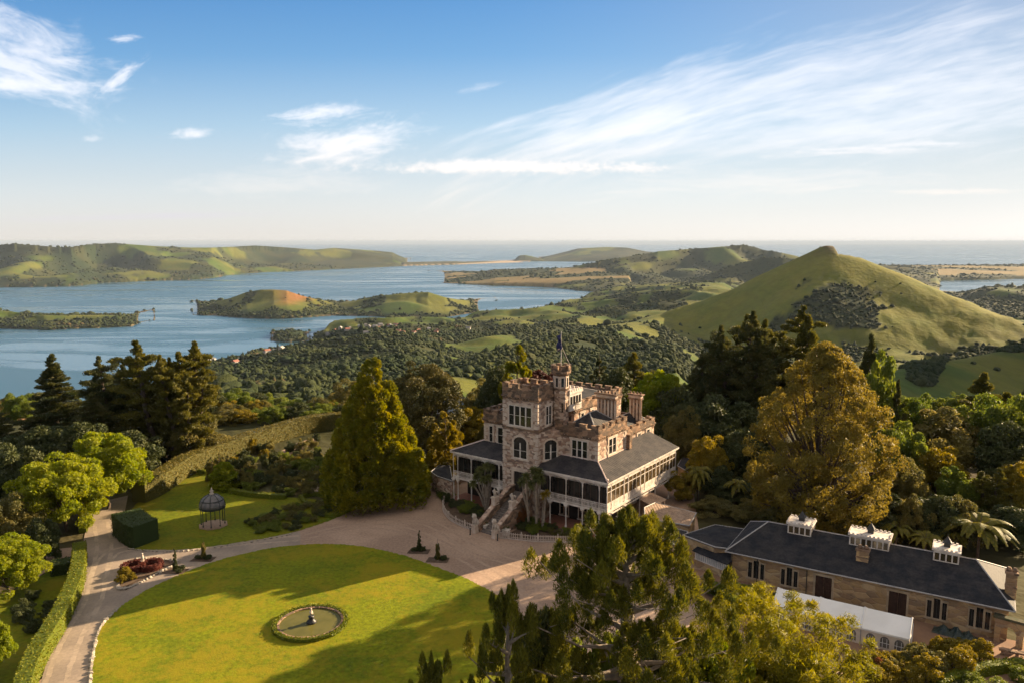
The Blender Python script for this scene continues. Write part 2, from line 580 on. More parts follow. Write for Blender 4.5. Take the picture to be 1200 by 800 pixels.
# separate land: (u, base row, top row); ridge at base distance * k1, far shore at * k2
BODY = {
    'north': dict(k1=1.24, k2=1.5, g=.75, amp=0.8, sc=1000, pts=[(-500, 345, 289), (-150, 340, 288), (0, 337, 287.5), (25, 336.6, 286.3), (70, 336, 290), (87, 335.5, 290), (100, 334, 288), (115, 332, 286.5), (140, 331, 285.5),
             (160, 330, 287), (187, 329, 289), (225, 328, 290.5), (250, 326, 290.5), (275, 321.5, 289.5), (300, 320, 288), (332, 318.3, 290), (370, 317, 293), (392, 315.6, 290.8), (410, 314.8, 292), (440, 313.6, 294), (460, 312.7, 296), (474, 312, 303), (480, 311.8, 309)]),
    'spit': dict(k1=1.04, k2=1.12, g=.5, amp=.1, sc=500, pts=[(470, 312, 307.8), (500, 311, 307), (530, 310.5, 306.6), (545, 310, 307.2), (600, 308, 306.8), (620, 307.5, 307)]),
    'head': dict(k1=1.12, k2=1.3, g=.6, amp=.25, sc=1500, pts=[(633, 306.5, 304), (640, 306.5, 301), (660, 306.5, 296), (677, 306.5, 291.5), (710, 306.5, 289.8), (735, 306.5, 290.6), (757, 306.5, 295), (800, 306.5, 299), (860, 306, 302)]),
    'islet': dict(k1=1.04, k2=1.1, g=.6, amp=.2, sc=800, pts=[(602, 306.5, 305), (608, 306.5, 300), (615, 306.5, 299), (625, 306.5, 301), (640, 306.5, 305)]),
    'flat': dict(k1=1.2, k2=1.42, g=.4, amp=.2, sc=600, pts=[(503, 331, 330), (512, 332, 326), (530, 332.5, 322.6), (560, 334, 321), (580, 335, 317.6), (620, 336, 316), (650, 337, 315), (690, 338, 314), (740, 338, 312)]),
    'ridge': dict(k1=1.3, k2=1.6, g=.8, amp=0.8, sc=800, pts=[(622, 336, 333), (635, 336.5, 327), (650, 337.5, 319), (677, 341, 312), (700, 342.5, 307.5), (730, 342, 302), (760, 341, 297.5), (770, 341, 295), (810, 340, 292), (850, 340, 289), (870, 340, 287.5),
              (885, 340, 291), (892, 340, 294), (905, 340, 295), (925, 340, 299), (945, 340, 304), (1000, 340, 308), (1100, 340, 318)]),
    'spur': dict(k1=1.24, k2=1.5, g=.8, amp=0.8, sc=500, pts=[(755, 352, 345), (790, 354, 335), (830, 356, 323), (850, 356, 315), (872, 356, 307.5), (890, 356, 303), (915, 356, 303), (930, 356, 306), (980, 356, 312), (1050, 356, 325)]),
    'cape': dict(k1=1.06, k2=1.16, g=.55, amp=.4, sc=160, pts=[(-400, 388, 360), (-150, 387, 362), (0, 385, 364.5), (37, 386, 369), (52, 387, 370), (75, 386, 370.5), (100, 385, 371), (120, 384, 370.5), (140, 383, 371), (155, 382.5, 374), (164, 378, 374), (172, 376.5, 372.5), (180, 375.5, 374)]),
    'isle': dict(k1=1.12, k2=1.24, g=.75, amp=.35, sc=260, pts=[(227, 369.3, 368), (233, 369.6, 359), (252, 370, 356), (270, 371.5, 350.5), (290, 373, 343), (307, 373.5, 340), (322, 374, 340), (337, 373.5, 341), (355, 372.5, 347.5), (375, 371.2, 352.5), (395, 370, 358), (415, 370, 364)]),
    'isle2': dict(k1=1.12, k2=1.24, g=.75, amp=.35, sc=260, pts=[(372, 370, 366), (400, 370.2, 358), (420, 370.8, 353.5), (450, 371.6, 347), (470, 372, 344.6), (502, 372.5, 343), (522, 372, 349), (545, 368, 354), (565, 365.5, 359), (580, 363.6, 362.8)]),
    'knob': dict(k1=1.05, k2=1.1, g=.5, amp=.2, sc=100, pts=[(319, 399, 396), (325, 400.5, 390), (340, 401, 388), (353, 400.5, 389.5), (362, 399, 396)]),
    'flats2': dict(k1=1.2, k2=1.5, g=.4, amp=.2, sc=700, pts=[(940, 327, 312), (1010, 328, 312), (1070, 329.5, 312), (1090, 329.5, 312), (1200, 327, 311.5), (1500, 325, 311)]),
    'hill': dict(k1=1.22, k2=1.5, g=.7, amp=.45, sc=400, pts=[(1085, 366, 362), (1105, 370, 353), (1125, 372, 347.5), (1150, 374, 339), (1170, 374, 337), (1200, 374, 337.5), (1300, 374, 333), (1500, 376, 330)]),
}
for b in BODY.values():
    q = [at(u, vb, SEA) for u, vb, vt in b['pts']]
    b['t'] = np.array([p.x / p.y for p in q])
    b['y0'] = np.array([p.y for p in q])
    b['zt'] = np.array([aty(u, vt, p.y * b['k1']).z for (u, vb, vt), p in zip(b['pts'], q)])

CONE = aty(970, 287.5, 2200)
RIDGES = [  # crests whose right side catches the sun: crest points (pixel, pixel, distance north), fall of the flanks, roundness
    (((500, 448, 740), (545, 436, 840), (582, 425, 950), (617, 411, 1120), (655, 403, 1300)), .34, 16),
    (((640, 412, 1150), (690, 395, 1380), (720, 387, 1620), (760, 376, 2100), (800, 366, 2600)), .34, 22),
    (((575, 396, 1850), (617, 387, 2080), (665, 381, 2280), (705, 371, 2750)), .32, 26),
    (((700, 366, 3000), (750, 360, 3250), (800, 350, 3700)), .26, 40),
    (((725, 349, 4000), (748, 345.5, 4100), (775, 350, 4000)), .25, 60),
    (((940, 470, 600), (965, 463, 640), (1050, 437, 790), (1120, 423, 900), (1182, 413, 1020), (1260, 402, 1200)), .36, 10),
    (((400, 455, 850), (455, 430, 1200), (490, 408, 1700), (505, 393, 2300)), .22, 60),
]


def gully(i, X, Y, sc):
    wx = 1.3 * fbm(X / sc * .5, Y / sc * .4, 90 + i, 2)
    wy = 1.3 * fbm(X / sc * .4 + 9, Y / sc * .5, 95 + i, 2)
    n = np.abs(fbm(X / sc * .95 + 7 * i + wx, Y / sc * .62 + wy, 30 + i, 3) - .5) * 4.2
    return np.clip(1 - n, 0, 1)


def land(tx, Y, full=False):
    """height of the country (and, if full, which body each point belongs to)"""
    X = tx * Y
    z = rbf(tx, Y)
    rg = .62 - np.abs(fbm(X / 520 + 3, Y / 520, 5, 4) - .5) * 3.4
    z = z + rg * np.clip((Y - 350) / 1500, 0, 1) * 62 * sstep(Y, 400, 1000)
    # valleys between the crests
    low = 26 * sstep(tx, -.16, -.06) * (1 - sstep(tx, .22, .32)) * sstep(Y, 480, 700) * (1 - sstep(Y, 2300, 3200))
    low = np.maximum(low, 62 * sstep(tx, .17, .26) * sstep(Y, 520, 1000) * (1 - sstep(Y, 2000, 2600)))
    z = z - low
    for pts, fall, rnd in RIDGES:
        q = [aty(*p) for p in pts]
        zr = -1e9
        for p0, p1 in zip(q[:-1], q[1:]):
            ex, ey = p1.x - p0.x, p1.y - p0.y
            t = np.clip(((X - p0.x) * ex + (Y - p0.y) * ey) / (ex * ex + ey * ey), 0, 1)
            dd = np.hypot(X - p0.x - t * ex, Y - p0.y - t * ey)
            zr = np.maximum(zr, p0.z + (p1.z - p0.z) * t - fall * (np.sqrt(dd * dd + rnd * rnd) - rnd))
        zr = zr + rg * 8
        z = np.maximum(z, zr) + 7 * np.exp(-np.abs(z - zr) / 9) * .6
    # the cone
    dx, dy = X - CONE.x, Y - CONE.y
    r = np.hypot(dx, dy)
    an = np.arctan2(dy, dx)
    wob = 1 + .10 * np.cos(an * 5 + .6) * np.clip(r / 300, 0, 1) + .22 * (fbm(X / 150, Y / 150, 9, 5) - .5) * np.clip((r - 45) / 160, 0, 1)
    half = np.where(dx > 0, 575., 455.)
    half = 515 + 62 * np.cos(an)
    rr = np.sqrt(r * r * wob * wob + 11. ** 2) - 11
    slope = .49 - .045 * np.cos(an)
    zc = CONE.z - slope * rr - .00006 * np.maximum(300 - rr, 0) * rr * .3
    
    lo_ = rr / half > 1.5
    k = 25.0
    z = np.where(lo_, z, np.maximum(z, zc) + np.log1p(np.exp(-np.abs(z - zc) / k)) * k * .6)
    # hill added out of view beyond the right edge, raised to shade the valley
    ex, ey = 1500. - 880., 1750. - 980.
    t = np.clip(((X - 880) * ex + (Y - 980) * ey) / (ex * ex + ey * ey), 0, 1)
    dd = np.hypot(X - 880 - t * ex, Y - 980 - t * ey)
    z = np.maximum(z, -330 + (540 - 90 * t) * np.exp(-(dd / 175) ** 2))
    # the castle's own hilltop is level
    t0 = sstep(np.hypot(X * .8, Y), 172, 300)
    near = 0.0 * t0
    z = near * (1 - t0) + np.where(t0 > 0, z, 0) * t0
    yc = np.interp(tx, _cot, _coY) * (1 + .03 * (fbm(tx * 60, tx * 0 + 2, 4, 3) - .5))
    z = np.minimum(z, SEA + (yc - Y) * .22)
    z = np.maximum(z, SEA - 12)
    own = np.zeros(z.shape, dtype=int)
    for i, (nm, b) in enumerate(BODY.items()):
        t, y0, zt = b['t'], b['y0'], b['zt']
        wob = 1 + .010 * (fbm(tx * 26, tx * 0 + i, i + 20, 2) - .5)
        Y0 = np.interp(tx, t, y0) * wob
        ZT = np.interp(tx, t, zt)
        sp_ = t[-1] - t[0]
        edge = sstep(tx, t[0] - .002, t[0] + .004) * (1 - sstep(tx, t[-1] - .004, t[-1] + .002))
        Y1, Y2 = Y0 * b['k1'], Y0 * b['k2']
        s = np.clip((Y - Y0) / (Y1 - Y0), 0, 1)
        s2 = np.clip((Y - Y1) / (Y2 - Y1), 0, 1)
        gl = gully(i, X, Y, b['sc'])
        carve = 1 - b['amp'] * gl ** .8 * np.clip(4 * s * (1.05 - s), 0, 1)
        hgt = (ZT - SEA) * np.where(Y <= Y1, s ** b['g'] * carve, (1 - s2 ** 1.6)) * edge
        zz = np.where((Y > Y0) & (Y < Y2) & (edge > 0), SEA + 1.5 + hgt, SEA - 12)
        own = np.where(zz > z, i + 1, own)
        z = np.maximum(z, zz)
    return (z, own) if full else z


def ground(x, y):
    return float(land(np.array([x / y]), np.array([float(y)]))[0]) if y > 100 else 0.0


BN = list(BODY)
DSC = np.array([.7] + [dict(north=1.7, spit=1.5, head=3., islet=2., flat=1.5, ridge=1.2, spur=.8, cape=.5, isle=.7, isle2=.7, knob=.5, flats2=2., hill=.7)[k_] for k_ in BN])


def bush_mask(X, Y, z, own):
    """where scrub and bush cover the pasture (0..1)"""
    d = np.where(own == 0, .7, DSC[own])
    n = fbm(X / (190 * d) + 5, Y / (260 * d) + 2, 50, 5, .55)
    b = np.where(own > 0, sstep(n, .50, .56), sstep(n, .47, .56))
    for nm in ('north', 'ridge', 'spur', 'head', 'hill'):
        i_ = BN.index(nm)
        gl = gully(i_, X, Y, BODY[nm]['sc'])
        b = np.where(own == i_ + 1, np.maximum(b, sstep(gl + (n - .5) * .8, .30, .48)), b)
    hs = (z - SEA)
    far = own > 0
    b = np.where(far & (hs < 60), np.maximum(b, sstep(n, .40, .5)), b)
    U = 600 + X / Y * 900
    V = 283 + (CAMH - z) / Y * 906
    hill = (own == 0) & (Y > 380)
    # the village hill, the valley bush and the gully on the cone
    b = np.where(hill & (U < 520) & (Y < 2350), np.maximum(b, .95), b)
    fld = hill & (U > 290) & (U < 352) & (Y > 600) & (Y < 730)
    b = np.where(fld, 0, b)
    fld = hill & (U > 335) & (U < 400) & (V > 393) & (V < 409) & (Y > 2300)
    b = np.where(fld, sstep(n, .5, .55), b)
    band = hill & (U > 480) & (U < 790) & (V < 432) & (V > 380)
    b = np.where(band, np.maximum(b, sstep(n, .36, .46)), b)
    grass = hill & (U > 560) & (U < 800) & (V > 424) & (Y < 1200)
    b = np.where(grass, np.minimum(b, sstep(n, .46, .54)), b)
    cone = (np.hypot(X - CONE.x, Y - CONE.y) < 640) & hill
    gul = fbm(X / 60, Y / 60, 61, 4)
    gz = np.exp(-((U - 985) / 70) ** 2 - ((V - 362) / 34) ** 2) + .5 * np.exp(-((U - 905) / 40) ** 2 - ((V - 378) / 22) ** 2)
    b = np.where(cone, np.maximum(sstep(gz + (gul - .5) * 1.1, .50, .66), b * sstep(np.hypot(X - CONE.x, Y - CONE.y), 400, 560)), b)
    right = hill & (U > 930) & (V > 386) & ~cone
    stand = np.exp(-((U - 1130) / 60) ** 2 - ((V - 396) / 11) ** 2) + np.exp(-((U - 1190) / 30) ** 2 - ((V - 402) / 16) ** 2) + .8 * np.exp(-((U - 1020) / 40) ** 2 - ((V - 412) / 9) ** 2) + np.exp(-((U - 1085) / 28) ** 2 - ((V - 425) / 34) ** 2)
    b = np.where(right, sstep(stand + (n - .5) * .8, .45, .6), b)
    flat = (own == BN.index('flat') + 1) | (own == BN.index('flats2') + 1)
    b = np.where(flat, sstep(fbm(X / 900, Y / 260, 71, 4), .44, .48), b)
    b = np.where((own == BN.index('knob') + 1), 1, b)
    b = np.where((own == BN.index('hill') + 1), np.maximum(b, sstep(n, .40, .5)), b)
    isl = (own == BN.index('isle') + 1) | (own == BN.index('isle2') + 1) | (own == BN.index('cape') + 1)
    low = sstep(np.where(own == BN.index('isle2') + 1, 13., 24.) - hs, -7, 7)
    b = np.where(isl, np.maximum(sstep(n, .56, .62) * .8, low * .9), b)
    return b


def build_ground():
    ys = np.concatenate([np.linspace(6, 150, 25), np.geomspace(154, 420, 46), np.geomspace(423, 2700, 250), np.geomspace(2710, 18500, 300)])
    tx = np.concatenate([np.linspace(-1.25, -.74, 45), np.linspace(-.735, .735, 1000), np.linspace(.74, 1.25, 45)])
    TX, Y = np.meshgrid(tx, ys)
    X = TX * Y
    z, own = land(TX, Y, True)
    b = bush_mask(X, Y, z, own)
    hs = z - SEA
    n1 = fbm(X / 300, Y / 300, 80, 4)
    n2 = fbm(X / 45, Y / 45, 81, 4)
    n2 = np.where(Y > 3500, fbm(X / 220, Y / 220, 82, 4), n2)

    def C(r, g_, b_):
        return np.stack([np.full(z.shape, r), np.full(z.shape, g_), np.full(z.shape, b_)], -1)

    def mixc(a, c, t):
        return a + (c - a) * t[..., None]
    pas = mixc(C(.050, .080, .013), C(.105, .110, .020), sstep(n1 * .6 + n2 * .4, .35, .65))
    bus = mixc(C(.020, .032, .012), C(.042, .046, .016), sstep(n2, .3, .7))
    c = mixc(pas, bus, b)
    c = mixc(c, C(.13, .095, .06), (own > 0) * sstep(-hs, -7, -2.5) * .8)                  # shore rock
    flat = ((own == BN.index('flat') + 1) | (own == BN.index('flats2') + 1)) & (b < .5)
    c = np.where(flat[..., None], mixc(C(.14, .115, .045), C(.21, .15, .07), n2), c)
    spit = own == BN.index('spit') + 1
    c = np.where(spit[..., None], mixc(C(.36, .28, .2), C(.06, .06, .03), sstep(hs, 8, 16)), c)
    isl = own == BN.index('isle') + 1
    U = 600 + TX * 900
    rust = isl * np.exp(-((U - 352) / 24) ** 2) * sstep(hs, 38, 62) * sstep(n2, .3, .5)
    c = mixc(c, C(.20, .095, .035), rust)
    coneg = (1 - sstep(np.hypot(X - CONE.x, Y - CONE.y), 380, 620)) * (1 - b)
    c = mixc(c, mixc(C(.090, .112, .014), C(.165, .148, .024), n2), coneg)
    top = np.exp(-(np.hypot(X - CONE.x, Y - CONE.y) / 55) ** 2) * sstep(n2, .3, .6)
    c = mixc(c, C(.07, .05, .03), top)
    pink = np.exp(-((U - 5) / 40) ** 2) * ((Y > 230) & (Y < 480))
    c = mixc(c, C(.36, .20, .11), np.clip(pink * 1.5, 0, 1))
    garden = mixc(C(.045, .05, .02), C(.10, .075, .04), n2)
    scrub = mixc(C(.022, .032, .010), C(.050, .046, .016), n2)
    c = mixc(scrub, c, np.clip(sstep(Y, 380, 480) + pink, 0, 1))
    c = mixc(garden, c, sstep(Y, 135, 165))
    # earth steps under the lawn sheets
    z = np.where((hs > 285) & (Y < 200), z - .06, z)
    nr, nc = z.shape
    V = np.stack([X, Y, z], -1).reshape(-1, 3)
    idx = np.arange(nr * nc).reshape(nr, nc)
    F = np.stack([idx[:-1, :-1], idx[:-1, 1:], idx[1:, 1:], idx[1:, :-1]], -1).reshape(-1, 4)
    keep = (V[F].max(1)[:, 2] > SEA - 11.5)
    F = F[keep]
    used = np.unique(F)
    rem = np.full(len(V), -1)
    rem[used] = np.arange(len(used))
    F = rem[F]
    ca = np.concatenate([c.reshape(-1, 3), np.ones((nr * nc, 1))], 1)[used]
    me = np_mesh('ground', V[used], F, M_ground, attrs={'gcol': ('FLOAT_COLOR', ca)}, smooth=True)
    o = link('ground', me)
    tag(o, kind='structure')
    return o


def ground_mat():
    m = bpy.data.materials.new('ground')
    m.use_nodes = True
    g = NT(m.node_tree)
    b = m.node_tree.nodes['Principled BSDF']
    b.inputs['Roughness'].default_value = .95
    b.inputs['Specular IOR Level'].default_value = .1
    a = g.n('ShaderNodeAttribute', attribute_name='gcol').outputs['Color']
    tc = g.n('ShaderNodeTexCoord').outputs['Object']
    f = g.noise(tc, .05, 6, .65)
    f2 = g.noise(tc, .6, 3, .6)
    hs = g.n('ShaderNodeHueSaturation')
    g.put(hs.inputs['Color'], a)
    g.put(hs.inputs['Value'], g.m('ADD', .35, g.m('ADD', g.m('MULTIPLY', f, .8), g.m('MULTIPLY', f2, .5))))
    g.put(b.inputs['Base Color'], hs.outputs[0])
    bn = g.n('ShaderNodeBump')
    bn.inputs['Strength'].default_value = .7
    bn.inputs['Distance'].default_value = 3.0
    g.put(bn.inputs['Height'], g.noise(tc, .07, 5))
    g.put(b.inputs['Normal'], bn.outputs[0])
    return m


def water_mat():
    m = bpy.data.materials.new('water')
    m.use_nodes = True
    g = NT(m.node_tree)
    b = m.node_tree.nodes['Principled BSDF']
    tc = g.n('ShaderNodeTexCoord').outputs['Object']
    b.inputs['Base Color'].default_value = (.032, .092, .145, 1)
    b.inputs['IOR'].default_value = 1.33
    mp = g.n('ShaderNodeMapping')
    mp.inputs['Rotation'].default_value = (0, 0, R(35))
    mp.inputs['Scale'].default_value = (.0006, .0035, 1)
    g.put(mp.inputs[0], tc)
    st = g.ramp(g.noise(mp.outputs[0], 1.0, 4, .6, 1.6), .47, .60)      # slicks of calm water
    calm = g.ramp(g.noise(tc, .0006, 3), .3, .8)
    ro = g.m('SUBTRACT', .34, g.m('MULTIPLY', st, .2))
    g.put(b.inputs['Roughness'], ro)
    bn = g.n('ShaderNodeBump')
    bn.inputs['Distance'].default_value = 1.0
    g.put(bn.inputs['Strength'], g.m('SUBTRACT', .55, g.m('MULTIPLY', g.m('MAXIMUM', st, g.m('MULTIPLY', calm, .5)), .5)))
    g.put(bn.inputs['Height'], g.noise(tc, .09, 4, .6))
    g.put(b.inputs['Normal'], bn.outputs[0])
    return m


M_ground = ground_mat()
M_water = water_mat()
build_ground()

mb = MB()
nseg = 96
for ring in range(4):
    pass
rad = [1, 3000, 15000, 118000]
vs = [(0, 0, SEA)] + [(r * math.cos(2 * math.pi * k / nseg), r * math.sin(2 * math.pi * k / nseg), SEA) for r in rad[1:] for k in range(nseg)]
fs = [(0, 1 + k, 1 + (k + 1) % nseg) for k in range(nseg)]
for i in range(len(rad) - 2):
    for k in range(nseg):
        a, b_ = 1 + i * nseg + k, 1 + i * nseg + (k + 1) % nseg
        fs.append((a, a + nseg, b_ + nseg, b_))
mb.add(vs, fs)
tag(mb.build('water', M_water), kind='structure')

# ---- the air
mh = bpy.data.materials.new('haze')
mh.use_nodes = True
_t = mh.node_tree
for n in list(_t.nodes):
    if n.type != 'OUTPUT_MATERIAL': _t.nodes.remove(n)
pv = _t.nodes.new('ShaderNodeVolumePrincipled')
pv.inputs['Color'].default_value = (.40, .50, .66, 1)
pv.inputs['Density'].default_value = 2.0e-5
pv.inputs['Anisotropy'].default_value = .0
_t.links.new(pv.outputs[0], [n for n in _t.nodes if n.type == 'OUTPUT_MATERIAL'][0].inputs['Volume'])
tag(MB().box(-120000, 120000, -120000, 120000, SEA - 14, 75).build('haze', mh), kind='stuff')


# ---- trees on the far slopes
def blob_template(seed, sub):
    bm = bmesh.new()
    bmesh.ops.create_icosphere(bm, subdivisions=sub, radius=1)
    V = np.array([v.co[:] for v in bm.verts])
    F = np.array([[v.index for v in f.verts] for f in bm.faces])
    bm.free()
    r = np.random.default_rng(seed)
    V *= (1 + r.uniform(-.42, .38, (len(V), 1)))
    V[:, 2] = np.maximum(V[:, 2], -.45)
    return V, F


def scatter_blobs(name, P, size, hgt, mats, seed, sub):
    """P (n,3) ground points"""
    r = np.random.default_rng(seed)
    VV, FF, TT, k = [], [], [], 0
    T = [blob_template(seed + i, sub) for i in range(6)]
    which = r.integers(0, 6, len(P))
    for i in range(6):
        Vt, Ft = T[i]
        sel = np.where(which == i)[0]
        a = r.uniform(0, 6.28, len(sel))
        c, s = np.cos(a)[:, None], np.sin(a)[:, None]
        x = Vt[None, :, 0] * c - Vt[None, :, 1] * s
        y = Vt[None, :, 0] * s + Vt[None, :, 1] * c
        zz = np.broadcast_to(Vt[None, :, 2], x.shape)
        pk = r.uniform(0, 1, len(sel))[:, None]
        taper = np.where(pk > .8, np.clip(.8 - .45 * (zz + .45), .1, .8), 1.0)
        V = np.stack([P[sel, 0:1] + x * size[sel, None] * taper, P[sel, 1:2] + y * size[sel, None] * taper,
                      P[sel, 2:3] + (zz + .40) * hgt[sel, None] * np.where(pk > .8, 1.1, .85)], -1).reshape(-1, 3)
        F = (Ft[None] + (np.arange(len(sel)) * len(Vt))[:, None, None]).reshape(-1, 3) + k
        VV.append(V)
        FF.append(F)
        TT.append(np.repeat(np.clip(.55 * (fbm(P[sel, 0] / 160, P[sel, 1] / 160, 77, 3) - .3) * 1.8 + .5 * r.uniform(0, 1, len(sel)), 0, 1), len(Vt)))
        k += len(V)
    me = np_mesh(name, np.concatenate(VV), np.concatenate(FF), mats, attrs={'tint': ('FLOAT', np.concatenate(TT))})
    return tag(link(name, me), kind='stuff')


def forest_mat(name, c1, c2, c3):
    m = bpy.data.materials.new(name)
    m.use_nodes = True
    g = NT(m.node_tree)
    b = m.node_tree.nodes['Principled BSDF']
    b.inputs['Roughness'].default_value = .9
    b.inputs['Specular IOR Level'].default_value = .1
    a = g.n('ShaderNodeAttribute', attribute_name='tint').outputs['Fac']
    c = g.mix(g.ramp(a, 0, .7), tuple(c1) + (1,), tuple(c2) + (1,))
    c = g.mix(g.ramp(a, .86, .97), c, tuple(c3) + (1,))
    tc = g.n('ShaderNodeTexCoord').outputs['Object']
    f = g.noise(tc, .45, 3, .7)
    hs = g.n('ShaderNodeHueSaturation')
    g.put(hs.inputs['Color'], c)
    g.put(hs.inputs['Value'], g.m('ADD', .4, g.m('MULTIPLY', f, 1.2)))
    g.put(b.inputs['Base Color'], hs.outputs[0])
    bn = g.n('ShaderNodeBump')
    bn.inputs['Strength'].default_value = 1.0
    bn.inputs['Distance'].default_value = 1.5
    g.put(bn.inputs['Height'], g.noise(tc, .5, 4, .7))
    g.put(b.inputs['Normal'], bn.outputs[0])
    return m


M_forest = forest_mat('bush_leaves', (.020, .033, .013), (.038, .048, .016), (.075, .056, .024))


def forest(name, n, y0, y1, t0, t1, smin, smax, seed, sub, thr=.5):
    r = np.random.default_rng(seed)
    tx = r.uniform(t0, t1, n)
    Y = np.exp(r.uniform(math.log(y0), math.log(y1), n))
    X = tx * Y
    z, own = land(tx, Y, True)
    b = bush_mask(X, Y, z, own)
    ok = (b > thr) & (z > SEA + 1.2) & (fbm(X / 55, Y / 55, 34, 3) > .27) | ((r.uniform(0, 1, n) > .9965) & (z > SEA + 3) & (Y > 420))
    X, Y, z = X[ok], Y[ok], z[ok]
    s = r.uniform(smin, smax, len(X)) * np.exp(r.normal(size=len(X)) * .28) * (.8 + .45 * vnoise(X / 70, Y / 70, 33)) * np.clip(Y / 2500, 1, 3.2) ** .55
    h = s * r.uniform(.6, 1.25, len(X)) / np.clip(Y / 2500, 1, 3.2) ** .35
    print(name, len(X))
    return scatter_blobs(name, np.stack([X, Y, z], 1), s, h, M_forest, seed, sub)


forest('hillside_bush', 52000, 330, 1200, -.55, .80, 2.1, 4.2, 1, 2)
forest('valley_bush', 72000, 1200, 3900, -.75, .80, 2.8, 5.2, 2, 1)
forest('far_hill_bush', 42000, 3000, 9800, -.75, .75, 3.6, 7.0, 3, 1)

# =================================================================== MATERIALS of the buildings
def stone_mat(name, cs, scale=(1.7, 1.7, 3.2), mortar=.25):
    m = bpy.data.materials.new(name)
    m.use_nodes = True
    g = NT(m.node_tree)
    b = m.node_tree.nodes['Principled BSDF']
    b.inputs['Roughness'].default_value = .9
    b.inputs['Specular IOR Level'].default_value = .15
    tc = g.n('ShaderNodeTexCoord').outputs['Object']
    mp = g.n('ShaderNodeMapping')
    mp.inputs['Scale'].default_value = scale
    g.put(mp.inputs[0], tc)
    vo = g.n('ShaderNodeTexVoronoi')
    vo.inputs['Scale'].default_value = 1
    vo.inputs['Randomness'].default_value = .8
    g.put(vo.inputs['Vector'], mp.outputs[0])
    sp = g.n('ShaderNodeSeparateXYZ')
    g.put(sp.inputs[0], vo.outputs['Color'])
    rp = g.n('ShaderNodeValToRGB')
    rp.color_ramp.interpolation = 'CONSTANT'
    el = rp.color_ramp.elements
    el[0].position, el[0].color = 0, tuple(cs[0]) + (1,)
    el[1].position, el[1].color = 1.0 / len(cs), tuple(cs[1]) + (1,)
    for i, c in enumerate(cs[2:]):
        e = el.new((i + 2) / len(cs))
        e.color = tuple(c) + (1,)
    g.put(rp.inputs[0], sp.outputs[0])
    n = g.noise(tc, .35, 4, .6)
    n2 = g.noise(tc, 4.0, 3, .6)
    hs = g.n('ShaderNodeHueSaturation')
    g.put(hs.inputs['Color'], rp.outputs[0])
    g.put(hs.inputs['Value'], g.m('ADD', .45, g.m('ADD', g.m('MULTIPLY', n, .7), g.m('MULTIPLY', n2, .4))))
    vd = g.n('ShaderNodeTexVoronoi', feature='DISTANCE_TO_EDGE')
    vd.inputs['Randomness'].default_value = .8
    vd.inputs['Scale'].default_value = 1
    g.put(vd.inputs['Vector'], mp.outputs[0])
    ed = g.ramp(vd.outputs['Distance'], .02, .10)
    c = g.mix(g.m('ADD', 1 - mortar, g.m('MULTIPLY', ed, mortar)), (.34, .25, .18, 1), hs.outputs[0])
    g.put(b.inputs['Base Color'], c)
    bn = g.n('ShaderNodeBump')
    bn.inputs['Strength'].default_value = .8
    bn.inputs['Distance'].default_value = .06
    g.put(bn.inputs['Height'], g.m('ADD', ed, g.m('MULTIPLY', n2, .6)))
    g.put(b.inputs['Normal'], bn.outputs[0])
    return m


def roof_mat(name, c1, c2, axis=0, period=.45):
    m = mat(name, c1, c2, rough=.75, scale=.7, detail=5, spec=.15, fine=.7, fscale=4)
    g = NT(m.node_tree)
    b = m.node_tree.nodes['Principled BSDF']
    tc = g.n('ShaderNodeTexCoord').outputs['Object']
    wv = g.n('ShaderNodeTexWave', bands_direction='Z' if axis == 2 else 'X')
    wv.inputs['Scale'].default_value = 1 / period * .31
    wv.inputs['Distortion'].default_value = .3
    g.put(wv.inputs[0], tc)
    bn = g.n('ShaderNodeBump')
    bn.inputs['Strength'].default_value = .5
    bn.inputs['Distance'].default_value = .05
    g.put(bn.inputs['Height'], wv.outputs[1])
    g.put(b.inputs['Normal'], bn.outputs[0])
    return m


M_rubble = stone_mat('rubble_stone', [(.46, .33, .25), (.34, .22, .165), (.54, .42, .33), (.25, .17, .135), (.42, .29, .22), (.60, .49, .40), (.22, .155, .125)])
M_darkstone = stone_mat('weathered_stone', [(.17, .11, .075), (.25, .155, .10), (.11, .08, .06), (.31, .20, .13), (.14, .10, .075)], scale=(1.3, 1.3, 2.4))
M_quoin = mat('pale_dressed_stone', (.60, .50, .41), (.45, .35, .28), rough=.85, scale=1.2, bump=.3)
M_sand = stone_mat('sandstone_blocks', [(.42, .29, .15), (.36, .24, .12), (.48, .35, .20), (.32, .21, .12), (.45, .31, .17), (.26, .18, .11)], scale=(.8, .8, 1.7), mortar=.2)
M_trim = mat('sandstone_trim', (.44, .34, .23), (.33, .25, .16), rough=.85, scale=1.5, bump=.3)
M_white = mat('white_paint', (.70, .64, .58), (.50, .44, .39), rough=.6, scale=1.1, fine=.18, fscale=5)
M_pinkwhite = mat('pale_pink_paint', (.66, .52, .46), (.56, .43, .38), rough=.6, scale=1.2, fine=.1)
M_slate = roof_mat('slate', (.015, .017, .023), (.036, .034, .036), 2, .3)
M_vroof = roof_mat('seamed_roof', (.028, .027, .031), (.055, .049, .049), 0, .5)
M_lead = mat('lead_flashing', (.36, .34, .33), (.27, .26, .26), rough=.5, scale=3)
M_glass = mat('window_glass', (.012, .013, .013), (.025, .024, .022), rough=.08, scale=.6, spec=.5)
M_warmglass = mat('warm_toned_glass', (.10, .065, .03), (.045, .035, .022), rough=.12, scale=.9, spec=.5)  # warm tone stands in for sunlit trees mirrored in the verandah panes
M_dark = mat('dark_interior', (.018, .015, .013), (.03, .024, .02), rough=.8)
M_wood = mat('dark_door_wood', (.045, .025, .016), (.07, .04, .025), rough=.6, scale=2)
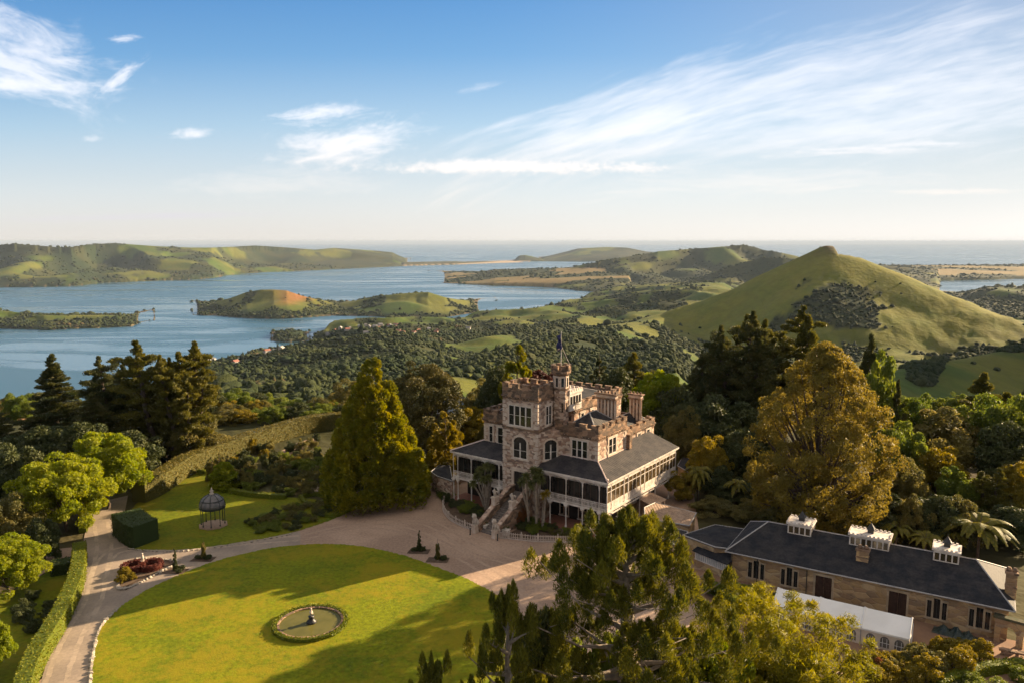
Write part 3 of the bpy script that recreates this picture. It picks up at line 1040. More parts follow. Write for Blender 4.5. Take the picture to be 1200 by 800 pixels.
M_brick = mat('red_tile_floor', (.26, .11, .075), (.19, .085, .06), rough=.8, scale=3)
M_step = mat('step_stone', (.13, .11, .10), (.20, .17, .15), rough=.9, scale=3)
M_statue = mat('statue_stone', (.52, .45, .38), (.40, .34, .29), rough=.85, scale=3)
M_tanroof = roof_mat('tan_tin_roof', (.36, .26, .19), (.27, .19, .14), 0, .4)
M_flag = mat('flag_cloth', (.02, .025, .09), (.03, .03, .12), rough=.8)
M_metal = mat('dark_metal', (.03, .03, .032), (.05, .05, .05), rough=.45, metal=.3)

# =================================================================== THE CASTLE
KX, KY, KT = 13.0, 102.3, R(54)
castle = thing('castle', 'turreted stone castle with white iron lace verandahs, standing above the gravel forecourt', 'castle', (KX, KY, 0), KT)


def c2w(a, b, z=0.0):
    return Vector((KX + a * math.cos(KT) - b * math.sin(KT), KY + a * math.sin(KT) + b * math.cos(KT), z))


FR = {'A': lambda a: Matrix(((0, -1, 0, a), (1, 0, 0, 0), (0, 0, 1, 0), (0, 0, 0, 1))),
      'B': lambda b: Matrix(((1, 0, 0, 0), (0, -1, 0, b), (0, 0, 1, 0), (0, 0, 0, 1))),
      'C': lambda b: Matrix(((1, 0, 0, 0), (0, 1, 0, b), (0, 0, 1, 0), (0, 0, 0, 1))),
      'D': lambda a: Matrix(((0, 1, 0, a), (1, 0, 0, 0), (0, 0, 1, 0), (0, 0, 0, 1)))}


def window(par, face, at_, h0, h1, z0, z1, lights=2, arch=False, fm=None, sill=True, surround=.3, quoin=True):
    """stone surround, frame and mullions proud of the wall; the panes are a sub-part"""
    fm = fm or M_white
    m = MB()
    m.M = FR[face](at_)
    if surround:
        s = surround
        m.box(h0 - s, h0, -.05, .09, z0 - .1, z1 + .02)
        m.box(h1, h1 + s, -.05, .09, z0 - .1, z1 + .02)
        if quoin:
            for k in range(int((z1 - z0) / .9)):
                zz = z0 + .15 + k * .9
                m.box(h0 - s - .28, h0 - s, -.05, .07, zz, zz + .42)
                m.box(h1 + s, h1 + s + .28, -.05, .07, zz, zz + .42)
        if arch:
            c, rr = (h0 + h1) / 2, (h1 - h0) / 2
            pts = []
            for k in range(9):
                t = math.pi * k / 8
                pts.append((c + (rr + s) * math.cos(t), z1 + (rr * .75 + s) * math.sin(t)))
            for k in range(8, -1, -1):
                t = math.pi * k / 8
                pts.append((c + rr * math.cos(t), z1 + rr * .75 * math.sin(t)))
            m.xprism(pts, 'y', -.05, .10)
        else:
            m.box(h0 - s - .1, h1 + s + .1, -.05, .13, z1 + .02, z1 + .3)
        if sill:
            m.box(h0 - s - .12, h1 + s + .12, -.05, .18, z0 - .3, z0 - .1)
    nb = len(m.f)
    m.mset(1)
    w = (h1 - h0) / lights
    for k in range(lights + 1):
        x = h0 + k * w
        tw = .10 if 0 < k < lights else .05
        m.box(x - tw, x + tw, .0, .085, z0 - .1, z1)
    m.box(h0, h1, 0, .08, z0 - .1, z0 + .04)
    m.box(h0, h1, 0, .04, (z0 + z1) / 2 - .03, (z0 + z1) / 2 + .03)
    if not arch: m.box(h0, h1, 0, .08, z1 - .12, z1 + .02)
    f = m.build('window', [M_quoin, fm], par)
    p = MB()
    p.M = FR[face](at_)
    p.box(h0, h1, -.02, .025, z0 - .05, z1)
    if arch:
        c, rr = (h0 + h1) / 2, (h1 - h0) / 2
        p.xprism([(c + rr * math.cos(math.pi * k / 8), z1 + rr * .75 * math.sin(math.pi * k / 8)) for k in range(9)], 'y', -.02, .025)
    p.build('pane', M_glass, f)
    return f


def crenel(m, p0, p1, z, h, t=.45, merlon=1.15, gap=.75, inner=None):
    """battlement along p0->p1 (axis aligned), walls t thick to the inner side"""
    x0, y0 = p0
    x1, y1 = p1
    L = abs(x1 - x0) + abs(y1 - y0)
    ax = 0 if abs(x1 - x0) > abs(y1 - y0) else 1
    n = max(1, int(round((L - merlon) / (merlon + gap))))
    stp = (L - merlon) / n
    lo = min(x0, x1) if ax == 0 else min(y0, y1)
    q0, q1 = (inner, 0) if inner is not None else (0, 0)
    base = y0 if ax == 0 else x0
    a, b = sorted((base, base + inner * t))

    def bx(s0, s1, z0, z1, o=0.0):
        if ax == 0: m.box(lo + s0, lo + s1, a - o, b + o, z0, z1)
        else: m.box(a - o, b + o, lo + s0, lo + s1, z0, z1)
    e = .003 if ax == 0 else 0.0
    bx(e, L - e, z, z + h * .55)
    for k in range(n + 1):
        s = k * stp
        bx(s + .02 + e, s + merlon - .02 - e, z + h * .55 - .01, z + h * .93)
        bx(s - .05 + e, s + merlon + .05 - e, z + h * .93, z + h, .06 + e)
    for k in range(n):
        s = k * stp + merlon
        bx(s + .01, s + stp - merlon - .01 if False else s + (stp - merlon) - .01, z + h * .55, z + h * .60, .04)


def parapet(name, par, x0, x1, y0, y1, z, h, mt=None, **kw):
    m = MB()
    # corbelled cornice
    o = .22
    m.box(x0 - o, x1 + o, y0 - o, y1 + o, z - .28, z - .002)
    m.box(x0 - .12, x1 + .12, y0 - .12, y1 + .12, z - .62, z - .45)
    n = int((y1 - y0) / .5)
    for k in range(n):
        yy = y0 + (k + .3) * (y1 - y0) / n
        m.box(x0 - .19, x0 + .1, yy, yy + .22, z - .46, z - .27)
    n = int((x1 - x0) / .5)
    for k in range(n):
        xx = x0 + (k + .3) * (x1 - x0) / n
        m.box(xx, xx + .22, y0 - .19, y0 + .1, z - .46, z - .27)
    x0 -= .1; y0 -= .1; x1 += .1; y1 += .1
    crenel(m, (x0, y0), (x0, y1), z, h, inner=1, **kw)
    crenel(m, (x1, y0), (x1, y1), z, h, inner=-1, **kw)
    crenel(m, (x0, y0), (x1, y0), z, h, inner=1, **kw)
    crenel(m, (x0, y1), (x1, y1), z, h, inner=-1, **kw)
    return m.build(name, mt or M_darkstone, par)


def quoins(par, corners, z0, z1, s=.55, dirs=((1, 1),)):
    for (x, y, dx, dy) in corners:
        m = MB()
        n = int((z1 - z0) / .62)
        for k in range(n):
            zz = z0 + k * (z1 - z0) / n
            lx, ly = (s * 1.25, s * .75) if k % 2 else (s * .75, s * 1.25)
            xa, xb = sorted((x - dx * .06, x + dx * lx))
            ya, yb = sorted((y - dy * .06, y + dy * ly))
            m.box(xa, xb, ya, yb, zz, zz + .5)
        m.build('quoins', M_quoin, par)


# walls
TY0, TY1 = 11.5, 17.7
MB().box(3.5, 12, 3.5, 24, 0, 13.4).build('main_wall', M_rubble, castle)
MB().box(0, 5.0, TY0, TY1, -.1, 18.3).build('tower_wall', M_rubble, castle)
MB().box(12, 24.8, 5, 23, 0, 10.9).build('rear_wall', M_rubble, castle)
MB().box(7.2, 22, 9.7, 22, 10.8, 15.6).build('upper_wall', M_rubble, castle)
parapet('tower_parapet', castle, 0, 5.0, TY0, TY1, 18.2, 1.75)
m_ = MB()
m_.box(-.12, 5.1, TY0 - .12, TY1 + .12, 13.1, 13.45)
m_.box(3.38, 11.9, 3.38, 11.3, 8.9, 9.02)
m_.build('string_course', M_darkstone, castle)
parapet('wing_parapet', castle, 3.5, 12, 3.5, 10.6, 13.0, 1.55)
parapet('wing_parapet', castle, 3.5, 12, 18.0, 24, 13.0, 1.55)
parapet('rear_parapet', castle, 12.3, 24.8, 5, 23, 10.9, .95, merlon=1.4, gap=1.0)
parapet('upper_parapet', castle, 7.2, 22, 9.7, 22, 15.5, 1.2)
quoins(castle, [(0, TY0, 1, 1), (0, TY1, 1, -1)], .2, 13.0)
quoins(castle, [(0, TY0, 1, 1), (0, TY1, 1, -1)], 13.6, 17.5)
quoins(castle, [(3.5, 3.5, 1, 1), (3.5, 24, 1, -1), (12, 3.5, -1, 1)], 9.1, 12.3)
# recess between tower and right wing
MB().box(3.0, 3.6, 10.3, TY0 + .1, 9.0, 13.2).build('recess_wall', M_rubble, castle)

# windows
window(castle, 'A', 0, 12.55, 16.6, 13.75, 16.75, 4, surround=.28)
window(castle, 'B', TY0, 2.1, 3.5, 13.9, 16.7, 2, surround=.22)
window(castle, 'A', 0, 13.35, 15.75, 8.9, 11.2, 2, arch=True, surround=.3)
window(castle, 'A', 3.5, 5.2, 7.8, 9.3, 12.1, 3)
window(castle, 'B', 3.5, 6.6, 8.8, 9.75, 12.1, 2)
window(castle, 'A', 3.5, 20.1, 21.3, 9.4, 12.0, 1)
window(castle, 'A', 3.5, 22.3, 23.0, 9.4, 12.0, 1, quoin=False)
for h in (15.0, 18.8, 22.0): window(castle, 'B', 5, h, h + 1.1, 8.9, 10.2, 1, quoin=False)
for h in (9, 12, 15, 18): window(castle, 'B', 9.7, h, h + .9, 13.2, 14.7, 1, quoin=False, surround=.2)
for h in (6, 10, 15, 20): window(castle, 'C', 24 if h < 12 else 23, h, h + 1.2, 8.2, 10.2, 2, quoin=False)
# arched stair window on the slanting recess beside the tower
rw = MB()
rw.prism([(3.5, 9.6), (.95, TY0 + .05), (3.5, TY0 + .05)], 8.2, 13.1)
rwo = rw.build('bay_wall', M_rubble, castle)
mm = FR['A'](0)
ang = math.atan2(1.95, -2.55)
dx_, dy_ = (3.5 - .95), (9.6 - (TY0 + .05))
L_ = math.hypot(dx_, dy_)
Mx = Matrix.Translation((.95, TY0 + .05, 0)) @ Matrix(((dx_ / L_, dy_ / L_, 0, 0), (dy_ / L_, -dx_ / L_, 0, 0), (0, 0, 1, 0), (0, 0, 0, 1)))
FR['S'] = lambda a: Mx
window(castle, 'S', 0, .55, 2.45, 8.9, 11.1, 2, arch=True, surround=.25, quoin=False)
# front door in the tower
m = MB()
m.M = FR['A'](0)
m.box(13.2, 13.6, -.02, .25, 3.8, 6.9)
m.box(15.6, 16.0, -.02, .25, 3.8, 6.9)
m.box(13.1, 16.1, -.02, .32, 6.9, 7.4)
m.mset(1).box(13.6, 15.6, -.02, .06, 3.8, 6.9)
m.mset(2).box(14.56, 14.64, .0, .1, 3.8, 6.9)
m.build('door', [M_quoin, M_dark, M_wood], castle)

# turret
TCX, TCY, TR = 5.0, 10.75, 1.16
m = MB()
m.lathe([(TR, 10.0), (TR, 21.3)], (TCX, TCY, 0), 8, R(22.5))
m.mset(1).lathe([(TR + .12, 18.9), (TR + .12, 19.15)], (TCX, TCY, 0), 8, R(22.5))
m.lathe([(TR + .02, 21.0), (TR + .35, 21.45), (TR + .35, 21.9), (TR + .1, 21.9), (TR + .1, 21.6)], (TCX, TCY, 0), 8, R(22.5))
for k in range(8):
    a = 2 * math.pi * k / 8
    m.M = Matrix.Translation((TCX, TCY, 0)) @ Matrix.Rotation(a, 4, 'Z')
    m.box(TR - .1, TR + .34, -.34, .34, 21.88, 22.55)
m.M = Matrix()
tur = m.build('turret', [M_rubble, M_darkstone], castle)
for k in (4, 5, 6, 3):
    m = MB()
    a = 2 * math.pi * k / 8
    m.M = Matrix.Translation((TCX, TCY, 0)) @ Matrix.Rotation(a, 4, 'Z')
    rr = TR * math.cos(math.pi / 8)
    m.mset(0).box(rr - .05, rr + .07, -.36, -.2, 19.4, 20.7)
    m.box(rr - .05, rr + .07, .2, .36, 19.4, 20.7)
    m.box(rr - .05, rr + .07, -.36, .36, 20.7, 20.9)
    m.mset(1).box(rr - .05, rr + .02, -.2, .2, 19.4, 20.7)
    m.build('slit_window', [M_quoin, M_glass], tur)
    if k in (5, 6):
        m = MB()
        m.M = Matrix.Translation((TCX, TCY, 0)) @ Matrix.Rotation(a, 4, 'Z')
        m.box(rr - .05, rr + .03, -.14, .14, 15.6, 17.0)
        m.build('arrow_slit', M_glass, tur)
m = MB()
m.tube([(TCX, TCY, 21.6), (TCX, TCY, 27.2)], [.07, .035], 8)
m.ball((TCX, TCY, 27.25), .1)
m.tube([(TCX, TCY, 25.4), (TCX + .9, TCY - 1.0, 22.4)], .02, 4)
pole = m.build('flagpole', M_white, castle)
# flag hanging limp on the pole, navy with a pale corner
fv, ff = [], []
for i in range(13):
    for j in range(6):
        s = j / 5
        fv.append((TCX - .05 - .42 * s + .10 * math.sin(i * .9 + j), TCY + .35 * s + .16 * math.sin(j * 2.1 + i * .5), 27.0 - i * .19 - .35 * s * s))
for i in range(12):
    for j in range(5):
        a = i * 6 + j
        ff.append((a, a + 1, a + 7, a + 6))
fm_ = MB()
fm_.add(fv, ff)
fo = fm_.build('flag', [M_flag, M_pinkwhite], pole, True)
for p in fo.data.polygons:
    if (p.index // 5 in (10,) and p.index % 5 > 2): p.material_index = 1
sm = fo.modifiers.new('thickness', 'SOLIDIFY')
sm.thickness = .02

# white clerestory lantern on the roof
m = MB()
m.box(5.6, 9.1, 9.6, 12.0, 15.5, 18.1)
m.box(5.45, 9.25, 9.45, 12.15, 18.1, 18.4)
for k in range(6):
    m.box(5.5 + k * .66, 5.9 + k * .66, 9.5, 9.65, 18.4, 18.75)
for k in range(4):
    m.box(5.5, 5.65, 9.5 + k * .7, 9.9 + k * .7, 18.4, 18.75)
    m.box(9.05, 9.2, 9.5 + k * .7, 9.9 + k * .7, 18.4, 18.75)
ln = m.build('roof_lantern', M_white, castle)
m = MB()
for k in range(4):
    m.box(5.85 + k * .8, 6.4 + k * .8, 9.565, 9.61, 16.5, 17.7)
m.build('pane', M_glass, ln)

# roofs behind the parapets


def hip(m, x0, x1, y0, y1, z0, z1, along='x', inset=None):
    w = (y1 - y0) if along == 'x' else (x1 - x0)
    i = inset if inset is not None else w / 2
    if along == 'x':
        r0, r1 = (x0 + i, (y0 + y1) / 2, z1), (x1 - i, (y0 + y1) / 2, z1)
        vs = [(x0, y0, z0), (x1, y0, z0), (x1, y1, z0), (x0, y1, z0), r0, r1]
        fs = [(0, 1, 5, 4), (2, 3, 4, 5), (3, 0, 4), (1, 2, 5), (3, 2, 1, 0)]
    else:
        r0, r1 = ((x0 + x1) / 2, y0 + i, z1), ((x0 + x1) / 2, y1 - i, z1)
        vs = [(x0, y0, z0), (x1, y0, z0), (x1, y1, z0), (x0, y1, z0), r0, r1]
        fs = [(1, 2, 5, 4), (3, 0, 4, 5), (0, 1, 4), (2, 3, 5), (3, 2, 1, 0)]
    m.add(vs, fs)
    return vs


def hip_caps(par, vs, mt, r=.1):
    c = MB()
    for a, b in ((0, 4), (1, 5), (2, 5), (3, 4), (4, 5)) if abs(vs[4][0] - vs[5][0]) > abs(vs[4][1] - vs[5][1]) else ((0, 4), (1, 4), (2, 5), (3, 5), (4, 5)):
        c.tube([vs[a], vs[b]], r, 5)
    return c.build('ridge_cap', mt, par)


m = MB()
v = hip(m, 4.1, 11.6, 4.1, 9.75, 13.3, 15.5, 'x')
r_ = m.build('wing_roof', M_vroof, castle)
hip_caps(r_, v, M_lead)
m = MB()
v = hip(m, 4.1, 11.6, 18.5, 23.5, 13.3, 15.2, 'x')
r_ = m.build('wing_roof', M_slate, castle)
hip_caps(r_, v, M_lead)
m = MB()
v = hip(m, 12.6, 24.2, 5.5, 9.68, 11.0, 12.9, 'x')
r_ = m.build('rear_roof', M_slate, castle)
hip_caps(r_, v, M_lead)
m = MB()
v = hip(m, 9.6, 21.4, 10.2, 21.5, 15.55, 17.2, 'x')
r_ = m.build('upper_roof', M_slate, castle)
hip_caps(r_, v, M_lead)


def chimney(x, y, L, z0, z1, n):
    m = MB()
    m.mset(0).box(x - .15, x + 1.15, y - .15, y + L + .15, z0, z0 + .5)
    for k in range(n):
        yy = y + (k + .5) * L / n
        m.mset(1).lathe([(.21, z0 + .5), (.19, z1 - .9)], (x + .5, yy, 0), 8)
    m.mset(0).box(x + .42, x + .6, y + .1, y + L - .1, z0 + .5, z1 - .9)
    m.mset(0).box(x, x + 1, y, y + L, z1 - .9, z1 - .62)
    m.mset(1).box(x + .1, x + .9, y + .1, y + L - .1, z1 - .62, z1 - .2)
    m.mset(0).box(x - .12, x + 1.12, y - .12, y + L + .12, z1 - .2, z1)
    for k in range(n):
        yy = y + (k + .5) * L / n
        m.lathe([(.17, z1), (.13, z1 + .35)], (x + .5, yy, 0), 6)
    return m.build('chimney', [M_darkstone, M_quoin], castle)


chimney(10.2, 4.4, 3.5, 13.3, 17.9, 6)
chimney(20.6, 5.4, 2.4, 11.3, 16.1, 4)
m = MB()
m.box(12.3, 13.1, 3.0, 3.6, 9.3, 11.4)
m.box(12.2, 13.2, 2.9, 3.7, 11.4, 11.6)
m.build('flue', M_darkstone, castle)

# ---------------- verandah
m = MB()
E0, EZ, WZ = -.35, 7.95, 9.45
FZ = 3.8
# right part: front slope, side slope
m.add([(E0, TY0, EZ), (E0, E0, EZ), (3.55, 3.55, WZ), (3.55, TY0, WZ)], [(0, 1, 2, 3)])
m.mset(0).add([(E0, E0, EZ), (22.9, E0, EZ), (22.9, 5.05, WZ + .35), (12.02, 5.05, WZ + .35), (12.02, 3.55, WZ), (3.55, 3.55, WZ)], [(0, 1, 2, 3, 4, 5)])
m.add([(E0, TY1, EZ), (E0, 27.85, EZ), (3.55, 23.95, WZ), (3.55, TY1, WZ)], [(0, 3, 2, 1)])
m.add([(E0, 27.85, EZ), (18, 27.85, EZ), (18, 22.95, WZ), (12, 22.95, WZ), (12, 23.95, WZ), (3.55, 23.95, WZ)], [(0, 5, 4, 3, 2, 1)])
vr = m.build('verandah_roof', [M_vroof], castle)
m = MB()
m.tube([(E0, E0, EZ + .03), (3.5, 3.5, WZ + .06)], .11, 6)
m.ball((E0 + .3, E0 + .3, EZ + .3), .22)
m.box(3.42, 3.5, 3.4, TY0, WZ, WZ + .16)
m.box(3.4, 12, 3.42, 3.5, WZ, WZ + .16)
m.build('ridge_cap', M_pinkwhite, vr)
m = MB()
m.tube([(E0, 27.85, EZ + .03), (3.5, 24, WZ + .06)], .11, 6)
m.build('ridge_cap', M_pinkwhite, vr)
# fascia, soffit and floor
m = MB()
m.box(E0 - .02, E0 + .08, E0, TY0, EZ - .28, EZ - .004)
m.box(E0 + .08, 22.9, E0 - .02, E0 + .08, EZ - .28, EZ - .004)
m.box(22.8, 22.92, E0 + .08, 5, EZ - .28, EZ - .004)
m.build('fascia', M_white, vr)
m = MB()
m.box(E0 - .02, E0 + .08, TY1, 27.85, EZ - .28, EZ - .004)
m.box(E0 + .08, 18, 27.77, 27.87, EZ - .28, EZ - .004)
m.build('fascia', M_white, vr)
m = MB()
m.box(E0 + .1, 3.49, E0 + .1, TY0 - .01, EZ - .26, EZ - .2)
m.box(3.49, 22.8, E0 + .1, 3.49, EZ - .26, EZ - .2)
m.box(E0 + .1, 3.49, TY1 + .01, 27.75, EZ - .26, EZ - .2)
m.box(3.49, 18, 24.01, 27.75, EZ - .26, EZ - .2)
m.build('soffit', M_pinkwhite, vr)
m = MB()
m.box(-.08, 3.49, -.08, TY0 - .01, FZ - .28, FZ)
m.box(3.49, 22.6, -.08, 3.49, FZ - .28, FZ)
m.box(-.08, 3.49, TY1 + .01, 27.58, FZ - .28, FZ)
m.box(3.49, 18, 24.01, 27.58, FZ - .28, FZ)
m.box(12, 22.6, 3.49, 4.99, FZ - .28, FZ)
m.build('verandah_floor', M_white, castle)
MB().box(-.6, 3.49, -.6, TY0 - .6, -.05, .12).box(-.6, 3.49, 16.4, 28, -.05, .12).build('verandah_paving', M_brick, castle)
# back walls of the verandahs get dark openings
for y0, y1 in ((5.0, 6.4), (8.2, 9.6), (19, 20.4), (21.9, 23.2)):
    window(castle, 'A', 3.3, y0, y1, .6, 2.8, 2, quoin=False, surround=.1, fm=M_darkstone)
for x0 in (5, 8.4, 13.5, 17): window(castle, 'B', 3.3, x0, x0 + 1.6, .5, 2.8, 2, quoin=False, surround=.18)

for ya, yb in ((.15, TY0 - .02), (TY1 + .02, 27.35)):
    g_ = MB()
    g_.box(.55, .6, ya, yb, FZ + .02, EZ - .27)
    gz_ = g_.build('verandah_glazing', M_glass, castle)
    g_ = MB()
    k = 0
    y = ya
    while y < yb:
        g_.box(.52, .63, y, y + .06, FZ + .02, EZ - .28)
        y += .9
    g_.box(.52, .63, ya, yb, FZ + .9, FZ + .98)
    g_.build('glazing_bar', M_wood, gz_)
    MB().box(3.3, 3.42, ya, yb, .15, FZ - .3).build('basement_shade', M_dark, castle)  # dark panel painted in for the shade under the verandah
MB().box(3.6, 22, 3.3, 3.42, .15, FZ - .3).build('basement_shade', M_dark, castle)  # same painted shade along the glazed side
# posts: iron columns above, timber posts with caps below


def post(face, at_, h, lower=True):
    m = MB()
    m.M = FR[face](at_)
    m.lathe([(.11, FZ), (.11, FZ + .3), (.065, FZ + .35), (.06, 6.5), (.09, 6.55), (.07, 6.65), (.1, 6.85), (.07, 6.95), (.07, EZ - .2)], (h, -.02, 0), 8)
    u = m.build('upper_post', M_white, castle)
    if lower:
        m = MB()
        m.M = FR[face](at_)
        m.lathe([(.16, .1), (.16, .4), (.10, .45), (.09, 2.8), (.12, 2.85), (.10, 2.95), (.26, 3.2), (.26, 3.3)], (h, -.05, 0), 8)
        m.box(h - .32, h + .32, -.2, .12, 3.3, 3.52)
        m.build('lower_post', M_white, castle)


def valance(face, at_, h0, h1):
    m = MB()
    m.M = FR[face](at_)
    w = h1 - h0
    top, bot = EZ - .27, EZ - 1.45
    pts = [(h0, top), (h1, top), (h1, bot), (h1 - .08, bot)]
    n = 10
    for k in range(1, n):
        t = math.pi * k / n
        pts.append(((h0 + h1) / 2 + (w / 2 - .08) * math.copysign(abs(math.cos(t)) ** .55, math.cos(t)), bot + .1 + (.75) * math.sin(t) ** .55))
    pts += [(h0 + .08, bot), (h0, bot)]
    m.xprism(pts, 'y', -.05, .0)
    # lace: little pendants and holes read as scallops under the eave
    k = 0
    x = h0 + .15
    while x < h1 - .12:
        m.box(x, x + .08, -.06, .02, top - .52, top - .38)
        x += .22
    m.build('lace_valance', M_white, castle)


def balustrade(face, at_, h0, h1):
    m = MB()
    m.M = FR[face](at_)
    m.box(h0, h1, -.08, .02, FZ + .92, FZ + 1.0)
    m.box(h0, h1, -.07, .01, FZ + .1, FZ + .17)
    m.box(h0, h1, -.06, .0, FZ + .68, FZ + .72)
    n = max(2, int((h1 - h0) / .2))
    for k in range(n):
        x = h0 + (k + .5) * (h1 - h0) / n
        m.box(x - .045, x + .045, -.055, -.02, FZ + .17, FZ + .92)
    m.build('balustrade', M_white, castle)


ys1 = [0.0, 1.2, 3.9, 6.6, 9.3, 11.45]
ys2 = [17.75, 18.5, 21.2, 23.9, 26.6, 27.5]
for ys in (ys1, ys2):
    for i, y in enumerate(ys):
        if y not in (11.45, 17.75): post('A', 0, y)
    for a, b in zip(ys[:-1], ys[1:]):
        valance('A', 0, a, b)
        balustrade('A', 0, a + .06, b - .06)
xs = [0.0, 1.2, 5.0, 6.3, 10.1, 11.5, 15.3, 16.6, 20.2, 22.5]
for i, x in enumerate(xs):
    if i: post('B', 0, x, lower=i in (1, 2, 4, 6, 8, 9))
for a, b in zip(xs[:-1], xs[1:]):
    # glazed bays on the sunny side
    m = MB()
    m.M = FR['B'](0)
    n = 1 if b - a < 1.6 else (3 if b - a > 3 else 2)
    w = (b - a - .2) / n
    m.box(a + .06, b - .06, -.09, -.01, FZ + .02, FZ + .95)
    for q in range(max(1, int((b - a) / .45))):
        qq = max(1, int((b - a) / .45))
        xx = a + .1 + q * (b - a - .2) / qq
        m.box(xx + .05, xx + (b - a - .2) / qq - .05, -.02, .03, FZ + .18, FZ + .82)
    m.box(a + .06, b - .06, -.1, .04, FZ + .95, FZ + 1.06)
    m.box(a + .06, b - .06, -.09, .0, 7.05, EZ - .27)
    for k in range(n + 1):
        x = a + .1 + k * w
        m.box(x - .038, x + .038, -.08, .02, FZ + 1.0, 7.1)
    m.box(a + .1, b - .1, -.07, .01, 6.35, 6.43)
    f = m.build('glazed_bay', M_white, castle)
    p = MB()
    p.M = FR['B'](0)
    p.box(a + .1, b - .1, -.06, -.03, FZ + 1.06, 7.05)
    p.build('pane', M_warmglass, f)
# moulded white edge below the glazed side
m = MB()
m.M = FR['B'](0)
m.box(0, 22.5, .0, .12, FZ - .32, FZ - .02)
m.box(0, 22.5, -.02, .08, FZ - .75, FZ - .55)
m.build('skirting', M_white, castle)
# far end wall of the glazed side
MB().box(22.4, 22.55, .0, 5.0, 3.8, 7.7).build('end_wall', M_pinkwhite, castle)
# porch canopy under the glazed side
m = MB()
m.add([(9.6, -.1, 3.0), (13.4, -.1, 3.0), (13.7, -2.6, 2.3), (9.4, -2.6, 2.3), (9.6, -.1, 2.9), (13.4, -.1, 2.9), (13.7, -2.6, 2.2), (9.4, -2.6, 2.2)],
      [(0, 3, 2, 1), (4, 5, 6, 7), (2, 3, 7, 6), (0, 1, 5, 4), (1, 2, 6, 5), (3, 0, 4, 7)])
for x in (9.7, 13.4): m.mset(1).box(x - .06, x + .06, -2.5, -2.38, 0, 2.25)
m.build('porch_canopy', [M_tanroof, M_white], castle)

# ---------------- front stairs
m = MB()
N_ = 21
for k in range(N_):
    x0 = -8.4 + k * .4
    m.box(x0, .02, 12.95, 15.45, k * FZ / N_, (k + 1) * FZ / N_ - (.001 if k else 0))
st = m.build('front_steps', M_step, castle)
m = MB()
for y0, y1 in ((12.35, 12.945), (15.455, 16.05)):
    m.xprism([(-8.6, 0), (.0, 0), (.0, 4.7), (-1.2, 4.6), (-8.6, .95)], 'y', y0, y1)
    m.mset(1)
    m.xprism([(-8.75, .94), (-1.2, 4.6), (.0, 4.7), (.0, 4.85), (-1.25, 4.78), (-8.75, 1.12)], 'y', y0 - .06, y1 + .06)
    m.mset(0)
m.build('stair_wall', [M_darkstone, M_rubble], castle)

# ---------------- statues on the stairs


def lion(a, b, z, label, big=True):
    p = c2w(a, b, 0)
    t = thing('lion_statue' if big else 'eagle_statue', label, 'statue', (p.x, p.y, z), KT + math.pi, 'statues on the front steps')
    m = MB()
    m.box(-.55, .55, -.36, .36, 0, .15)
    m.box(-.48, .48, -.30, .30, .15, 1.05)
    m.box(-.55, .55, -.36, .36, 1.05, 1.2)
    m.build('pedestal', M_quoin, t)
    m = MB()
    if big:
        m.tube([(-.36, 0, 1.3), (-.28, 0, 1.5), (0, 0, 1.8), (.18, 0, 2.15), (.22, 0, 2.4)], [.25, .32, .33, .27, .2], 10)
        m.ball((.25, 0, 2.42), (.36, .34, .38), 10, 7)
        m.ball((.42, 0, 2.55), (.24, .2, .22), 10, 7)
        m.ball((.62, 0, 2.46), (.13, .13, .11), 8, 6)
        for s in (-1, 1):
            m.tube([(.18, s * .17, 2.0), (.33, s * .19, 1.6), (.36, s * .19, 1.24)], [.13, .10, .09], 7)
            m.ball((.43, s * .19, 1.26), (.16, .1, .08), 8, 5)
            m.ball((-.2, s * .27, 1.42), (.32, .15, .24), 8, 6)
            m.ball((.08, s * .3, 1.26), (.18, .1, .08), 8, 5)
            m.ball((.36, s * .17, 2.76), (.06, .06, .08), 6, 5)
        m.tube([(-.4, .1, 1.3), (-.5, .3, 1.3), (-.2, .42, 1.28)], [.06, .05, .06], 6)
    else:
        m.tube([(0, 0, 1.2), (-.02, 0, 1.5), (.05, 0, 1.85), (.12, 0, 2.1)], [.14, .24, .24, .13], 9)
        m.ball((.16, 0, 2.2), (.17, .14, .15), 9, 6)
        m.tube([(.3, 0, 2.2), (.4, 0, 2.12)], [.06, .015], 6)
        for s in (-1, 1):
            m.tube([(.0, s * .2, 2.0), (-.12, s * .42, 1.9), (-.2, s * .38, 1.4)], [.1, .16, .05], 7)
            m.tube([(.06, s * .1, 1.45), (.1, s * .1, 1.2)], [.08, .06], 6)
        m.tube([(-.12, 0, 1.5), (-.3, 0, 1.22)], [.15, .1], 7)
    m.build('body', M_statue, t, True)
    return t


lion(-8.9, 15.95, 0, 'pale stone lion sitting at the left foot of the front steps')
lion(-8.9, 12.45, 0, 'pale stone lion sitting at the right foot of the front steps')
lion(-4.6, 15.75, 2.9, 'small stone statue halfway up the left wall of the front steps', False)
lion(-4.6, 12.65, 2.9, 'small stone statue halfway up the right wall of the front steps', False)

# =================================================================== GROUND SHEETS of the hilltop
M_gravel = mat('pink_gravel', (.37, .26, .19), (.27, .185, .135), rough=.95, scale=.10, detail=8, bump=.5, bscale=7, fine=.42, fscale=3.0, lo=.38, hi=.62)
M_drive = mat('drive_asphalt', (.225, .18, .145), (.31, .245, .19), rough=.95, scale=.22, detail=6, bump=.2, bscale=6, fine=.25, fscale=3)
M_yard = mat('yard_earth', (.27, .16, .10), (.20, .12, .08), rough=.95, scale=.3, detail=5, bump=.3, bscale=5, fine=.2)


